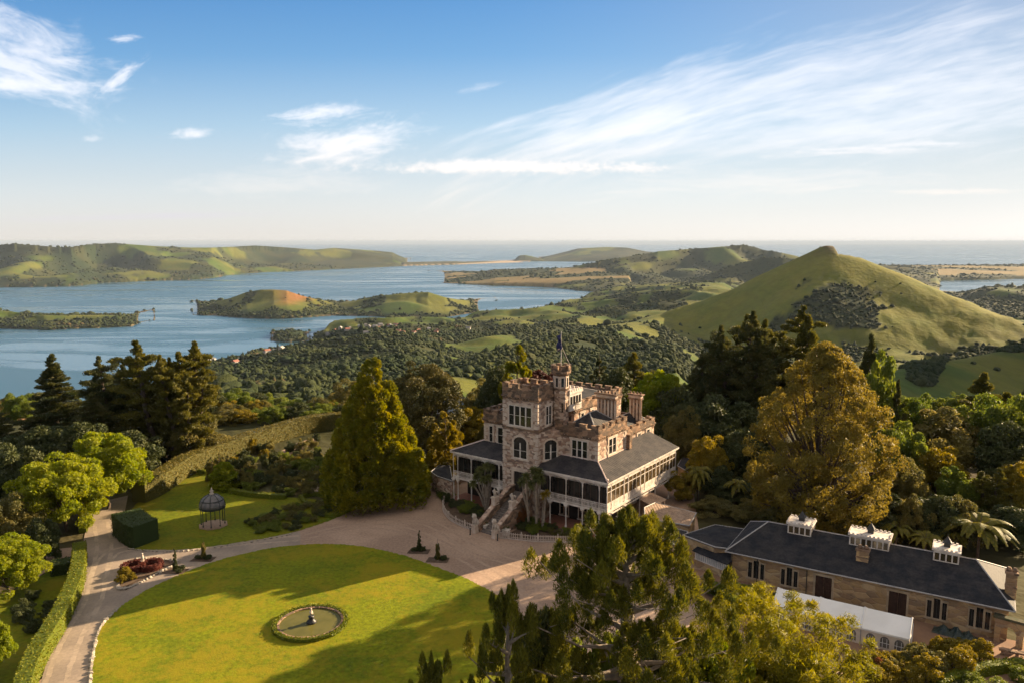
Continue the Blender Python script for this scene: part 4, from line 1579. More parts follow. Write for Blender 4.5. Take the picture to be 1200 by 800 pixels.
def lawn_mat(name, c1, c2, c3):
    m = mat(name, c1, c2, rough=.9, scale=.16, detail=7, bump=.8, bscale=5, fine=.75, fscale=2.2, lo=.4, hi=.62, spec=.1)
    g = NT(m.node_tree)
    b = m.node_tree.nodes['Principled BSDF']
    old = b.inputs['Base Color'].links[0].from_socket
    tc = g.n('ShaderNodeTexCoord').outputs['Object']
    f = g.ramp(g.m('ADD', g.m('MULTIPLY', g.noise(tc, .09, 3, .6), .5), g.m('MULTIPLY', g.noise(tc, .8, 6, .72), .5)), .44, .60)
    wv = g.n('ShaderNodeTexWave', bands_direction='X')
    wv.inputs['Scale'].default_value = .22
    wv.inputs['Distortion'].default_value = 2.0
    g.put(wv.inputs[0], tc)
    c = g.mix(g.m('MULTIPLY', f, .75), old, tuple(c3) + (1,))
    c = g.mix(g.m('MULTIPLY', wv.outputs[1], .14), c, tuple(c1) + (1,))
    g.put(b.inputs['Base Color'], c)
    return m


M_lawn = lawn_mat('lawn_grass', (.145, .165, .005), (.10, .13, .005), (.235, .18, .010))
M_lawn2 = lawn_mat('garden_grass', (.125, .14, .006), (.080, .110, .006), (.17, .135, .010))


def smooth_loop(P, n=6, closed=True):
    out = []
    N = len(P)
    for i in range(N if closed else N - 1):
        p0, p1, p2, p3 = (P[(i - 1) % N], P[i], P[(i + 1) % N], P[(i + 2) % N]) if closed else (P[max(i - 1, 0)], P[i], P[i + 1], P[min(i + 2, N - 1)])
        for k in range(n):
            t = k / n
            out.append(.5 * ((2 * p1) + (p2 - p0) * t + (2 * p0 - 5 * p1 + 4 * p2 - p3) * t * t + (3 * p1 - p0 - 3 * p2 + p3) * t ** 3))
    if not closed: out.append(P[-1])
    return out


def sheet(name, pix, z, m, smooth=True, kind='structure', world=None):
    P = [at(*q) for q in pix] if world is None else [Vector((a, b, 0)) for a, b in world]
    if smooth: P = smooth_loop(P, 24)
    if smooth: P = [p + Vector((random.uniform(-.13, .13), random.uniform(-.13, .13), 0)) for p in P]
    b = MB()
    b.poly([(p.x, p.y, z) for p in P])
    o = b.build(name, m)
    tri = bmesh.new()
    tri.from_mesh(o.data)
    bmesh.ops.triangulate(tri, faces=tri.faces[:])
    tri.to_mesh(o.data)
    tri.free()
    return tag(o, kind=kind), P


_f, _ = sheet('forecourt', None, .000, M_gravel, False, world=[(-44, 30), (40, 30), (40, 76), (24, 92), (30, 124), (4, 136), (-16, 128), (-26, 122), (-32, 112), (-44, 100)])
drive_px = [(352, 622), (352, 645), (300, 660), (252, 700), (170, 740), (125, 812), (120, 900), (30, 900), (44, 812), (56, 770), (80, 728), (98, 690), (99, 660), (98, 632), (104, 602), (116, 588), (150, 580), (146, 600), (134, 618), (150, 634), (180, 632), (280, 625)]
sheet('driveway', drive_px, .005, M_drive, False)
lawn_px = [(100, 860), (107, 800), (109, 765), (118, 735), (138, 713), (170, 692), (210, 673), (250, 658), (300, 645), (345, 638.5), (392, 637), (432, 641), (475, 651), (520, 667), (560, 684), (592, 704), (611, 726), (618, 752), (612, 790), (575, 850), (480, 930), (330, 960), (180, 930)]
_, lawnP = sheet('front_lawn', lawn_px, .035, M_lawn)
glawn_px = [(151, 641), (180, 643.5), (220, 643), (280, 635), (340, 624), (390, 608), (408, 596), (370, 585), (330, 582), (285, 578), (250, 566), (262, 550), (240, 548), (210, 560), (178, 577), (160, 590), (148, 612)]
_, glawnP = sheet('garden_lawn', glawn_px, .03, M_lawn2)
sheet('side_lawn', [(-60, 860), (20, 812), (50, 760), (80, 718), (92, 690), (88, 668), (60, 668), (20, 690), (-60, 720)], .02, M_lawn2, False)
sheet('garden_path', [(320, 533), (338, 536), (352, 528), (372, 516), (366, 513), (345, 520)], .03, M_gravel, False)
sheet('garden_path', [(408, 596), (416, 592), (400, 580), (372, 566), (350, 568), (372, 578), (395, 590)], .02, M_drive, False)
sheet('side_path', [(40, 646), (92, 640), (94, 650), (70, 660), (44, 676)], .025, M_gravel, False)



def track(pix, off, w, z, m):
    P = smooth_loop([at(*q) for q in pix], 10, False)
    b = MB()
    vs = []
    for i, p in enumerate(P):
        t_ = P[min(i + 1, len(P) - 1)] - P[max(i - 1, 0)]
        s = Vector((-t_.y, t_.x, 0)).normalized()
        j = random.uniform(-.06, .06)
        for q in (off - w / 2 + j, off + w / 2 + j + random.uniform(-.08, .08)):
            vs.append((p.x + s.x * q, p.y + s.y * q, z))
    b.add(vs, [(2 * i, 2 * i + 1, 2 * i + 3, 2 * i + 2) for i in range(len(P) - 1)])
    tag(b.build('wheel_track', m), kind='structure')


M_track = mat('worn_gravel', (.36, .285, .22), (.27, .215, .165), rough=.95, scale=.5, detail=6, fine=.35, fscale=3)
M_track2 = mat('packed_gravel', (.30, .21, .155), (.35, .25, .185), rough=.95, scale=.4, detail=6, fine=.35, fscale=3)
for o_ in (-.85, .85):
    track([(62, 830), (68, 790), (86, 745), (108, 706), (116, 672), (122, 640), (118, 612)], o_, .5, .010, M_track)
    track([(112, 690), (128, 650), (170, 640), (230, 640), (300, 634), (350, 630)], o_, .45, .014, M_track)
    track([(360, 628), (420, 616), (480, 622), (540, 650), (600, 690), (640, 740)], o_, .5, .004, M_track2)
    track([(430, 612), (500, 612), (560, 645), (640, 668)], o_, .45, .007, M_track2)

# =================================================================== THE STABLES
SX, SY, ST = 26.5, 89.4, R(-31.5)


def s2w(x, y, z=0.0):
    return Vector((SX + x * math.cos(ST) - y * math.sin(ST), SY + x * math.sin(ST) + y * math.cos(ST), z))


stb = thing('stables', 'long low sandstone stable block with a dark slate hip roof and three white roof lanterns', 'stables', (SX, SY, 0), ST)
SL, SD, SE, SRZ = 28.3, 10.2, 3.65, 6.15
MB().box(0, SL, 0, SD, -.1, SE).build('wall', M_sand, stb)
m = MB()
v = hip(m, -.55, SL + .5, -.75, SD + .75, SE - .03, SRZ, 'x', 3.6)
sr = m.build('roof', M_slate, stb)
m = MB()
for a, b in ((0, 4), (1, 5), (2, 5), (3, 4), (4, 5)):
    m.tube([v[a], v[b]], .09, 5)
for a, b in ((0, 1), (1, 2), (2, 3), (3, 0)):
    m.tube([Vector(v[a]) + Vector((0, 0, -.06)), Vector(v[b]) + Vector((0, 0, -.06))], .085, 6)
m.build('ridge_cap', M_lead, sr)


def stable_window(x):
    m = MB()
    m.M = FR['B'](0)
    for k, (a, b, t) in enumerate(((0, .42, 2.65), (.62, 1.22, 2.95), (1.42, 1.84, 2.65))):
        m.mset(0)
        m.box(x + a - .12, x + a, -.05, .10, .75, t)
        m.box(x + b, x + b + .12, -.05, .10, .75, t)
        m.box(x + a - .14, x + b + .14, -.05, .12, t, t + .2)
        m.mset(2).box(x + (a + b) / 2 - .03, x + (a + b) / 2 + .03, 0, .05, .8, t)
    m.mset(0).box(x - .25, x + 2.1, -.05, .15, .55, .75)
    w = m.build('window', [M_trim, M_dark, M_metal], stb)
    p = MB()
    p.M = FR['B'](0)
    for a, b, t in ((0, .42, 2.65), (.62, 1.22, 2.95), (1.42, 1.84, 2.65)):
        p.box(x + a, x + b, -.02, .03, .75, t)
    p.build('pane', M_glass, w)


for x in (2.1, 5.9, 21.0, 24.9): stable_window(x)
M_rust = mat('open_doorway', (.035, .018, .012), (.055, .028, .018), rough=.8, scale=2)
for x in (9.7, 17.3):
    m = MB()
    m.M = FR['B'](0)
    m.box(x - .22, x, -.05, .12, 0, 2.75)
    m.box(x + 1.75, x + 1.97, -.05, .12, 0, 2.75)
    m.box(x - .3, x + 2.05, -.05, .14, 2.75, 3.05)
    m.mset(1).box(x, x + .88, -.02, .03, 0, 2.75)
    m.box(x + .9, x + 1.75, -.02, .045, 0, 2.75)
    for k in range(5):
        m.mset(2).box(x + .9 + k * .17, x + .93 + k * .17, .03, .06, .1, 2.7)
    m.build('door', [M_trim, M_rust, M_wood], stb)
m = MB()
for x in (-.02, 3.0, 8.6):
    m.tube([(x + .15, -.12, 3.5), (x + .15, -.12, .1)], .05, 6)
m.build('drainpipe', M_metal, stb)


def lantern(x0, x1):
    y0, y1 = 3.9, 6.3
    zt = 7.0
    m = MB()
    m.box(x0, x1, y0, y1, 5.0, 5.72)
    m.box(x0 + .03, x1 - .03, y0 + .03, y1 - .03, 6.55, 6.8)
    n = max(4, int(round((x1 - x0) / .62)))
    for k in range(n + 1):
        x = x0 + k * (x1 - x0 - .14) / n
        m.box(x, x + .14, y0 + .01, y0 + .12, 5.55, 6.56)
        m.box(x, x + .14, y1 - .12, y1 - .01, 5.55, 6.56)
    for k in range(4):
        y = y0 + k * (y1 - y0 - .14) / 3
        m.box(x0 + .01, x0 + .1, y, y + .14, 5.55, 6.56)
        m.box(x1 - .1, x1 - .01, y, y + .14, 5.55, 6.56)
    m.box(x0 - .15, x1 + .15, y0 - .15, y1 + .15, 6.8, zt)
    k = 0
    x = x0 - .13
    while x < x1 - .1:
        m.box(x, x + .24, y0 - .14, y0, zt, zt + .17)
        m.box(x, x + .24, y1, y1 + .14, zt, zt + .17)
        x += .44
    y = y0 + .4
    while y < y1 - .3:
        m.box(x0 - .14, x0, y, y + .24, zt, zt + .17)
        m.box(x1, x1 + .14, y, y + .24, zt, zt + .17)
        y += .44
    l = m.build('roof_lantern', M_white, stb)
    p = MB()
    p.box(x0 + .06, x1 - .06, y0 + .07, y1 - .07, 5.5, 6.57)
    p.build('pane', M_warmglass, l)
    c = MB()
    cx, cy = (x0 + x1) / 2, (y0 + y1) / 2 + .2
    c.lathe([(.45, zt), (.45, zt + .45), (.62, zt + .45), (.05, zt + 1.15)], (cx, cy, 0), 4, R(45))
    c.lathe([(.05, zt + 1.1), (.03, zt + 1.4)], (cx, cy, 0), 5)
    c.build('vent_cap', M_metal, l)


lantern(5.6, 8.3)
lantern(12.5, 16.7)
lantern(21.1, 23.6)


def stack(x, y, z0, z1, w=1.25, d=.7):
    m = MB()
    m.box(x, x + w, y, y + d, z0, z1)
    m.mset(1).box(x - .12, x + w + .12, y - .12, y + d + .12, z1, z1 + .22)
    m.box(x - .05, x + w + .05, y - .05, y + d + .05, z0 + 1.2, z0 + 1.35)
    for k in range(2):
        m.lathe([(.22, z1 + .22), (.3, z1 + .4), (.16, z1 + .65)], (x + (.3 + .65 * k) * w / 1.25, y + d / 2, 0), 7)
    m.build('chimney', [M_sand, M_darkstone], stb)


stack(13.6, 1.7, 3.9, 5.9)
stack(27.9, 2.2, 3.6, 6.3, 1.0, .8)

# low glazed lean-to and link roofs between the stables and the castle
p1, p2 = at(815, 645, 2.0), at(853.5, 660.5, 2.0)
L = (p2 - p1).length
ang = math.atan2(p2.y - p1.y, p2.x - p1.x)
lean = thing('glazed_lean_to', 'low lean-to with white glazed front and slate roof at the left end of the stables', 'lean-to', (p1.x, p1.y, 0), ang)
MB().box(0, L, .02, 3.4, -.1, .95).build('wall', M_sand, lean)
m = MB()
m.box(-.05, L, -.08, .06, .95, 1.05)
m.box(-.05, L, -.08, .06, 1.92, 2.05)
n = 17
for k in range(n + 1):
    x = k * (L - .1) / n
    w = .09 if k in (0, 6, 12, 17) else .035
    m.box(x, x + w + .03, -.07, .04, 1.05, 1.92)
m.build('glazed_front', M_white, lean)
MB().box(.03, L - .02, -.02, .02, 1.05, 1.92).build('pane', mat('frosted_pane', (.42, .43, .42), (.3, .31, .31), rough=.3, scale=2), lean)
m = MB()
m.add([(-.3, -.3, 2.06), (L + .1, -.3, 2.06), (L + .1, 3.5, 3.1), (-.3, 3.5, 3.1), (-.3, -.3, 1.98), (L + .1, -.3, 1.98), (L + .1, 3.5, 3.0), (-.3, 3.5, 3.0)],
      [(0, 1, 2, 3), (7, 6, 5, 4), (0, 4, 5, 1), (1, 5, 6, 2), (2, 6, 7, 3), (3, 7, 4, 0)])
m.build('roof', M_slate, lean)


def block(name, label, cat, pix, z, mroof, mwall, over=.25, rise=.5):
    P = [at(u, v, z) for u, v in pix]
    c = sum(P, Vector()) / len(P)
    t = thing(name, label, cat, (c.x, c.y, 0))
    Q = [p - c for p in P]
    b = MB()
    b.prism([(q.x * .96, q.y * .96) for q in Q], -.1, z - .18)
    b.build('wall', mwall, t)
    b = MB()
    b.prism([(q.x, q.y) for q in Q], z - .18, z - .02)
    n = len(Q)
    vs = [(q.x, q.y, z - .02) for q in Q] + [(q.x * .4, q.y * .4, z + rise) for q in Q]
    b.add(vs, [(i, (i + 1) % n, n + (i + 1) % n, n + i) for i in range(n)] + [tuple(range(n, 2 * n))])
    b.build('roof', mroof, t)
    r = MB()
    for i in range(n):
        r.tube([(Q[i].x, Q[i].y, z - .04), (Q[(i + 1) % n].x, Q[(i + 1) % n].y, z - .04)], .09, 5)
    r.build('fascia', M_lead, t)
    return t


block('pavilion', 'flat tan tin roof beside the glazed side of the castle', 'pavilion', [(755, 594), (768, 588), (816, 600), (808, 615), (756, 607)], 2.8, M_tanroof, M_sand, rise=.08)
block('link_building', 'dark slate roofed link behind the pine between castle and stables', 'link building', [(800, 626), (838, 614), (892, 622), (882, 646), (838, 640)], 3.2, M_slate, M_sand, rise=.35)
block('link_building', 'low dark flat roofed passage along the near edge of the tan tin roof', 'link building', [(722, 604), (752, 608), (806, 622), (798, 640), (740, 618)], 2.5, M_slate, M_sand, rise=.05)
block('store_shed', 'small dark roofed shed against the left end of the castle verandah', 'shed', [(505, 552), (519, 541), (527, 545), (530.5, 563), (512, 557)], 3.1, M_slate, M_rubble, rise=.4)
block('garden_shed', 'small grey roofed shed behind the far end of the glazed verandah', 'shed', [(794, 545), (800, 535), (812, 538), (808, 553)], 2.8, M_slate, M_sand, rise=.6)

# marquee
mq = s2w(6.9, -8.5)
mar = thing('marquee', 'white event tent with arched windows standing in front of the stables', 'tent', (mq.x, mq.y, 0), ST)
M_canvas = mat('white_canvas', (.80, .78, .75), (.72, .70, .67), rough=.55, scale=.5, fine=.05, fscale=2)
ML = 13.1
m = MB()
m.add([(0, -.12, 1.8), (ML, -.12, 1.8), (ML, 2.3, 2.95), (0, 2.3, 2.95), (0, 4.72, 1.8), (ML, 4.72, 1.8)], [(0, 1, 2, 3), (3, 2, 5, 4)])
m.add([(0, -.12, 1.62), (ML, -.12, 1.62), (ML, -.12, 1.795), (0, -.12, 1.795)], [(0, 1, 2, 3)])
ro = m.build('roof', M_canvas, mar)
sm = ro.modifiers.new('thickness', 'SOLIDIFY')
sm.thickness = .05
m = MB()
for k in range(4):
    x = k * ML / 3
    m.tube([(x, -.1, 1.84), (x, 2.3, 2.99), (x, 4.7, 1.84)], .07, 6)
m.build('roof_rib', M_canvas, ro)
m = MB()
m.box(0, ML, 0, .05, 0, 1.75)
m.box(0, ML, 4.55, 4.6, 0, 1.75)
for x in (0, ML - .05):
    m.xprism([(0.05, 0), (4.55, 0), (4.55, 1.75), (2.3, 2.85), (.05, 1.75)], 'x', x, x + .05)
m.build('side_wall', mat('cream_canvas', (.68, .58, .47), (.58, .49, .40), rough=.6, scale=.8), mar)
for k in range(3):
    for q in (.9, 2.2, 3.5):
        x = k * ML / 3 + q
        f = MB()
        pts = [(x - .42, .25), (x + .42, .25), (x + .42, .95)] + [(x + .42 * math.cos(math.pi * j / 8), .95 + .45 * math.sin(math.pi * j / 8)) for j in range(1, 8)] + [(x - .42, .95)]
        f.xprism(pts, 'y', -.03, .002)
        w = f.build('window', mat('clear_vinyl', (.12, .11, .10), (.18, .16, .14), rough=.2, scale=2) if 'clear_vinyl' not in bpy.data.materials else bpy.data.materials['clear_vinyl'], mar)
        b = MB()
        for j in (-.2, .2): b.box(x + j - .02, x + j + .02, -.05, -.02, .25, 1.2)
        b.box(x - .42, x + .42, -.05, -.02, .7, .74)
        b.build('glazing_bar', M_canvas, w)
m = MB()
for k in range(4):
    for y in (-.03, 4.63):
        m.box(k * (ML - .1) / 3, k * (ML - .1) / 3 + .1, y - .05, y + .05, 0, 1.8)
m.build('frame_leg', M_lead, mar)
m = MB()
m.box(ML + .05, ML + .09, .7, 3.9, .05, 1.7)
m.build('end_panel', M_canvas, mar)

sheet('stable_yard', None, .012, M_yard, False, world=[tuple(s2w(x, y)[:2]) for x, y in ((-5, .5), (31, .5), (36, -6), (34, -12), (4, -12), (-6, -5))])

# tarpaulin heap and mossy wall at the right end of the stables
p = s2w(23.8, -1.4)
mb = MB()
n, k_ = 14, 9
vs, fs = [], []
for i in range(n):
    for j in range(k_):
        x, y = (i / (n - 1) - .5) * 4.2, (j / (k_ - 1) - .5) * 1.7
        e = max(0, 1 - (2 * abs(i / (n - 1) - .5)) ** 3) * max(0, 1 - (2 * abs(j / (k_ - 1) - .5)) ** 2)
        vs.append((x, y, e * (.62 + .38 * math.sin(i * 1.7 + j * .6)) + .02))
for i in range(n - 1):
    for j in range(k_ - 1):
        a = i * k_ + j
        fs.append((a, a + k_, a + k_ + 1, a + 1))
mb.add(vs, fs)
o = mb.build('tarpaulin', mat('green_tarp', (.02, .032, .028), (.035, .05, .045), rough=.35, scale=2))
o.location, o.rotation_euler = p, (0, 0, ST - .1)
tag(o, 'crumpled dark green tarpaulin heap on the ground by the stable wall', 'tarpaulin')
p = s2w(27.2, -.6)
wl = thing('yard_wall', 'mossy stone arch wall at the right end of the stables', 'wall', (p.x, p.y, 0), ST - .15)
m = MB()
m.xprism([(0, 0), (.5, 0), (.5, 1.3), (.75, 1.75), (1.2, 1.9), (1.65, 1.75), (1.9, 1.3), (1.9, 0), (2.5, 0), (2.5, 1.3), (2.75, 1.75), (3.2, 1.9), (3.65, 1.75), (3.9, 1.3), (3.9, 0), (4.6, 0), (4.6, 2.6), (0, 2.6)], 'y', -.25, .25)
m.build('arches', M_sand, wl)
MB().box(-.15, 4.7, -.4, .4, 2.6, 2.85).build('coping', mat('moss', (.05, .06, .025), (.09, .08, .05), rough=.95, scale=2), wl)
p = s2w(27.6, -3.3)
bn = thing('stone_bench', 'weathered stone bench near the right edge of the stable yard', 'bench', (p.x, p.y, 0), ST + .05)
MB().box(0, 3, -.3, .3, .45, .62).build('seat', M_darkstone, bn)
for x in (.2, 1.4, 2.6): MB().box(x, x + .25, -.22, .22, 0, .45).build('leg', M_darkstone, bn)

# =================================================================== GARDEN FURNITURE
# gazebo
gp = at(250, 615)
gz = thing('gazebo', 'domed iron garden rotunda with dark columns on the garden lawn', 'gazebo', gp)
M_iron = mat('dark_green_iron', (.02, .028, .028), (.035, .04, .038), rough=.5)
M_dome = mat('weathered_lead_dome', (.16, .15, .15), (.10, .10, .105), rough=.5, scale=2)
MB().lathe([(2.05, 0), (2.05, .14), (1.9, .14), (1.9, .2)], n=8).build('plinth', M_gravel, gz)
for k in range(8):
    a = 2 * math.pi * k / 8 + .2
    m = MB()
    m.lathe([(.1, .2), (.1, .4), (.055, .45), (.05, 2.45), (.1, 2.6), (.1, 2.7)], (1.62 * math.cos(a), 1.62 * math.sin(a), 0), 7)
    m.build('column', M_iron, gz)
m = MB()
m.lathe([(1.5, 2.62), (1.78, 2.62), (1.82, 2.9), (1.7, 2.95), (1.5, 2.95)], n=24)
m.build('ring_beam', M_iron, gz)
m = MB()
m.lathe([(1.78 * math.cos(t), 2.92 + 1.75 * math.sin(t)) for t in [R(x) for x in range(0, 89, 11)]], n=24)
dm = m.build('dome', M_dome, gz, True)
m = MB()
for k in range(8):
    a = 2 * math.pi * k / 8 + .2
    m.tube([(1.80 * math.cos(t) * math.cos(a), 1.80 * math.cos(t) * math.sin(a), 2.92 + 1.77 * math.sin(t)) for t in [R(x) for x in range(0, 91, 10)]], .045, 5)
m.lathe([(1.55, 3.86), (1.6, 3.84), (1.6, 3.9), (1.55, 3.9)], n=24)
m.build('dome_rib', M_iron, dm)
m = MB()
m.lathe([(.3, 4.6), (.34, 4.75), (.14, 4.85), (.26, 5.05), (.28, 5.15), (.1, 5.3), (.13, 5.42), (.03, 5.62)], n=10)
m.build('finial', M_statue, gz, True)

# pond
pp = at(364, 731)
pd = thing('fountain_pond', 'round ornamental pond with a clipped hedge ring in the front lawn', 'pond', (pp.x, pp.y, .0))
m = MB()
m.lathe([(3.25, .06), (3.25, .42), (3.5, .42), (3.5, .06)], n=48)
b_ = m
bm_ = MB()
for (r0, z0), (r1, z1) in zip([(3.22, .05), (3.22, .34), (3.45, .34), (3.45, .05)][:-1], [(3.22, .05), (3.22, .34), (3.45, .34), (3.45, .05)][1:]):
    vs = [(r * math.cos(2 * math.pi * k / 48), r * math.sin(2 * math.pi * k / 48), z) for r, z in ((r0, z0), (r1, z1)) for k in range(48)]
    bm_.add(vs, [(k, (k + 1) % 48, 48 + (k + 1) % 48, 48 + k) for k in range(48)])
bm_.build('kerb', M_darkstone, pd)
m = MB()
m.poly([(3.23 * math.cos(2 * math.pi * k / 48), 3.23 * math.sin(2 * math.pi * k / 48), .2) for k in range(48)])
M_pond = mat('pond_water', (.095, .090, .022), (.12, .11, .03), rough=.15, scale=.6, spec=.06)
m.build('pond_water', M_pond, pd)
ft = thing('fountain_statue', 'small dark figure with a white top standing in the middle of the round pond', 'fountain', (pp.x + .1, pp.y, .12))
m = MB()
m.lathe([(.55, 0), (.5, .3), (.3, .45), (.26, .7), (.34, .8)], n=12)
m.build('pedestal', M_metal, ft, True)
m = MB()
m.tube([(0, 0, .8), (.02, 0, 1.1), (0, 0, 1.35), (0, 0, 1.5)], [.16, .2, .16, .07], 9)
m.ball((0, 0, 1.6), .12)
m.tube([(0, .15, 1.35), (-.05, .3, 1.5), (-.05, .28, 1.75)], [.06, .05, .04], 6)
m.tube([(0, -.15, 1.35), (.1, -.26, 1.15)], [.06, .05], 6)
m.build('figure', M_statue, ft, True)

# knot bed with statue beside the drive
bp = at(163, 664)
M_redleaf = leafmat('red_barberry_leaf', (.085, .024, .018), (.15, .05, .03), .25)
sp_ = thing('bed_statue', 'small white statuette in the red knot garden bed beside the drive', 'statue', at(167.5, 664))
m = MB()
m.lathe([(.28, 0), (.28, .5), (.18, .55), (.18, .8), (.3, .9)], n=8)
m.build('pedestal', M_quoin, sp_)
m = MB()
m.tube([(0, 0, .9), (0, 0, 1.25), (0, 0, 1.5), (0, 0, 1.62)], [.16, .19, .15, .07], 9)
m.ball((0, 0, 1.74), .13)
m.build('figure', M_statue, sp_, True)
sheet('bed_soil', [(138, 684), (146, 664), (160, 655), (186, 655), (206, 659), (190, 668), (165, 680), (146, 688)], .03, mat('garden_soil', (.07, .045, .03), (.11, .075, .05), rough=.95, scale=1.5, fine=.4, fscale=5), True)
M_rock = mat('rocks', (.34, .30, .25), (.22, .19, .16), rough=.9, scale=1.5, bump=.5)


def rocks(name, label, cat, P, s0, s1, seed, grp):
    r = random.Random(seed)
    for p in P:
        s = r.uniform(s0, s1)
        V, F = blob_template(r.randint(0, 999), 1)
        m = MB()
        m.add([(v[0] * s * r.uniform(.9, 1.1), v[1] * s, .02 + (v[2] + .3) * s * .7) for v in V], [tuple(f) for f in F])
        o = m.build(name, M_rock)
        o.location = (p.x, p.y, 0)
        tag(o, label, cat, grp)


bedP = smooth_loop([at(u, v) for u, v in ((138, 686), (146, 664), (160, 655), (186, 655), (208, 659), (190, 669), (165, 682), (146, 690))], 7)
rocks('edging_stone', 'pale rock in the ring round the red knot garden bed', 'stone', bedP, .16, .34, 3, 'rocks round the knot bed')
edge = smooth_loop([at(u, v) for u, v in ((100, 860), (104, 810), (108, 770), (117, 736), (137, 713))], 16, False)
rocks('edging_stone', 'pale stone in the row along the left rim of the front lawn', 'stone', edge, .16, .3, 4, 'stones along the front lawn rim')
edge = smooth_loop([at(u, v) for u, v in ((151, 643), (180, 645.5), (220, 645), (280, 637), (340, 626))], 9, False)
rocks('edging_stone', 'small stone in the row along the drive side of the garden lawn', 'stone', edge, .12, .24, 5, 'stones along the garden lawn')
for u, v, lb in ((323, 733, 'left of'), (408, 738, 'right of'), (378, 712, 'behind')):
    pass

# planters, bollards, drain
for u, v, lb in ((568, 620, 'white box planter at the left foot of the front steps'), (593, 626, 'white box planter at the right foot of the front steps')):
    t = thing('box_planter', lb, 'planter', at(u, v), KT + .1, 'white planters by the front steps')
    m = MB()
    m.box(-.42, .42, -.42, .42, 0, .72)
    m.box(-.48, .48, -.48, .48, .72, .8)
    m.build('box', M_white, t)
    m = MB()
    for k in range(60):
        a, e = random.uniform(0, 6.28), random.uniform(.2, 1.4)
        d = Vector((math.cos(a) * math.cos(e), math.sin(a) * math.cos(e), math.sin(e)))
        c = Vector((0, 0, .85)) + d * random.uniform(.2, .5)
        q = d.orthogonal().normalized() * .07
        m.add([c - q, c + d * .12, c + q], [(0, 1, 2)])
    m.build('box_plant', bpy.data.materials.get('planter_leaf') or leafmat('planter_leaf', (.03, .06, .015), (.05, .08, .02)), t)
for u, v, lb in ((551, 626, 'short dark bollard on the gravel left of the front steps'), (583, 633, 'short dark bollard on the gravel right of the drain cover')):
    m = MB()
    m.lathe([(.11, 0), (.11, .1), (.075, .14), (.07, .8), (.1, .84), (.1, .9), (.04, 1.0)], n=9)
    o = m.build('bollard', M_metal)
    o.location = at(u, v)
    tag(o, lb, 'bollard', 'bollards on the forecourt')
m = MB()
m.lathe([(.42, .0), (.42, .03), (.38, .035)], n=16)
for k in range(6): m.box(-.3, .3, -.3 + k * .11, -.25 + k * .11, .03, .05)
o = m.build('drain_cover', M_metal)
o.location = at(576.5, 625)
tag(o, 'round dark drain cover in the forecourt gravel', 'drain cover')

# picket fence in front of the verandah


M_fence = mat('worn_white_paint', (.50, .42, .36), (.40, .33, .28), rough=.8, scale=1.5)


def picket(pts, label):
    P = smooth_loop([Vector(p) for p in pts], 8, False)
    o0 = P[0].copy()
    t = thing('picket_fence', label, 'fence', (o0.x, o0.y, 0), 0, 'picket fences before the verandah')
    rail, pal, pos = MB(), MB(), MB()
    acc = 0
    for a, b in zip(P[:-1], P[1:]):
        d = b - a
        L = d.length
        ang = math.atan2(d.y, d.x)
        M = Matrix.Translation((a.x - o0.x, a.y - o0.y, 0)) @ Matrix.Rotation(ang, 4, 'Z')
        rail.M = pal.M = M
        rail.box(0, L, -.02, .02, .28, .36)
        rail.box(0, L, -.02, .02, .74, .82)
        rail.box(-.01, L + .01, -.1, .1, 0, .14)
        n = max(1, int(L / .2))
        for k in range(n):
            x = (k + .5) * L / n
            pal.xprism([(x - .045, .12), (x + .045, .12), (x + .045, .92), (x, 1.0), (x - .045, .92)], 'y', -.05, -.02)
    L = 0
    for i in range(0, len(P), 6):
        pos = MB()
        pos.lathe([(.09, 0), (.09, 1.05), (.13, 1.08), (.02, 1.22)], (P[i].x - o0.x, P[i].y - o0.y, 0), 4, .78)
        pos.build('post', M_fence, t)
    rail.build('rail', M_fence, t)
    pal.build('pickets', M_fence, t)


fr = [c2w(a, b) for a, b in ((-8.6, 11.9), (-8.0, 10.2), (-7.0, 7.6), (-5.2, 4.6), (-3.2, 1.6), (-1.8, -.6))]
fl = [c2w(a, b) for a, b in ((-8.6, 16.5), (-8.3, 19), (-7.4, 21.8), (-5.6, 24.6), (-3.4, 26.8), (-1.0, 28.2), (1.2, 28.8))]
picket(fr, 'curved white picket fence right of the front steps')
picket(fl, 'curved white picket fence left of the front steps')
sheet('fence_bed', None, .03, bpy.data.materials['garden_soil'], False, world=[tuple(q[:2]) for q in fl[::1]] + [tuple(c2w(a, b)[:2]) for a, b in ((-.7, 28.2), (-.7, 16.6))])
sheet('fence_bed', None, .03, bpy.data.materials['garden_soil'], False, world=[tuple(q[:2]) for q in fr] + [tuple(c2w(a, b)[:2]) for a, b in ((-.7, -.4), (-.7, 11.8))])

# house behind the dome tree, its gable catching the sun
hp = aty(538, 478, 178)
hs_ = thing('white_house', 'white gabled house with a blue grey roof half hidden behind the dome shaped tree', 'house', (hp.x, hp.y, hp.z - 3.2), R(-52))
m = MB()
m.xprism([(-3, -8), (3, -8), (3, 3.2), (0, 6.0), (-3, 3.2)], 'x', -5, 5)
m.build('wall', M_white, hs_)
m = MB()
for s in (-1, 1):
    m.add([(-5.3, s * 3.4, 2.9), (5.3, s * 3.4, 2.9), (5.3, 0, 6.12), (-5.3, 0, 6.12)], [(0, 1, 2, 3)])
ro = m.build('roof', mat('blue_grey_tin', (.16, .20, .23), (.12, .16, .19), rough=.45), hs_)
ro.modifiers.new('thickness', 'SOLIDIFY').thickness = .15
m = MB()
for x in (-3, 0, 3): m.box(x - .5, x + .5, -3.04, -2.99, 1.0, 2.4)
m.box(5.0, 5.04, -.5, .5, 3.3, 4.6)
m.build('window', M_glass, hs_)

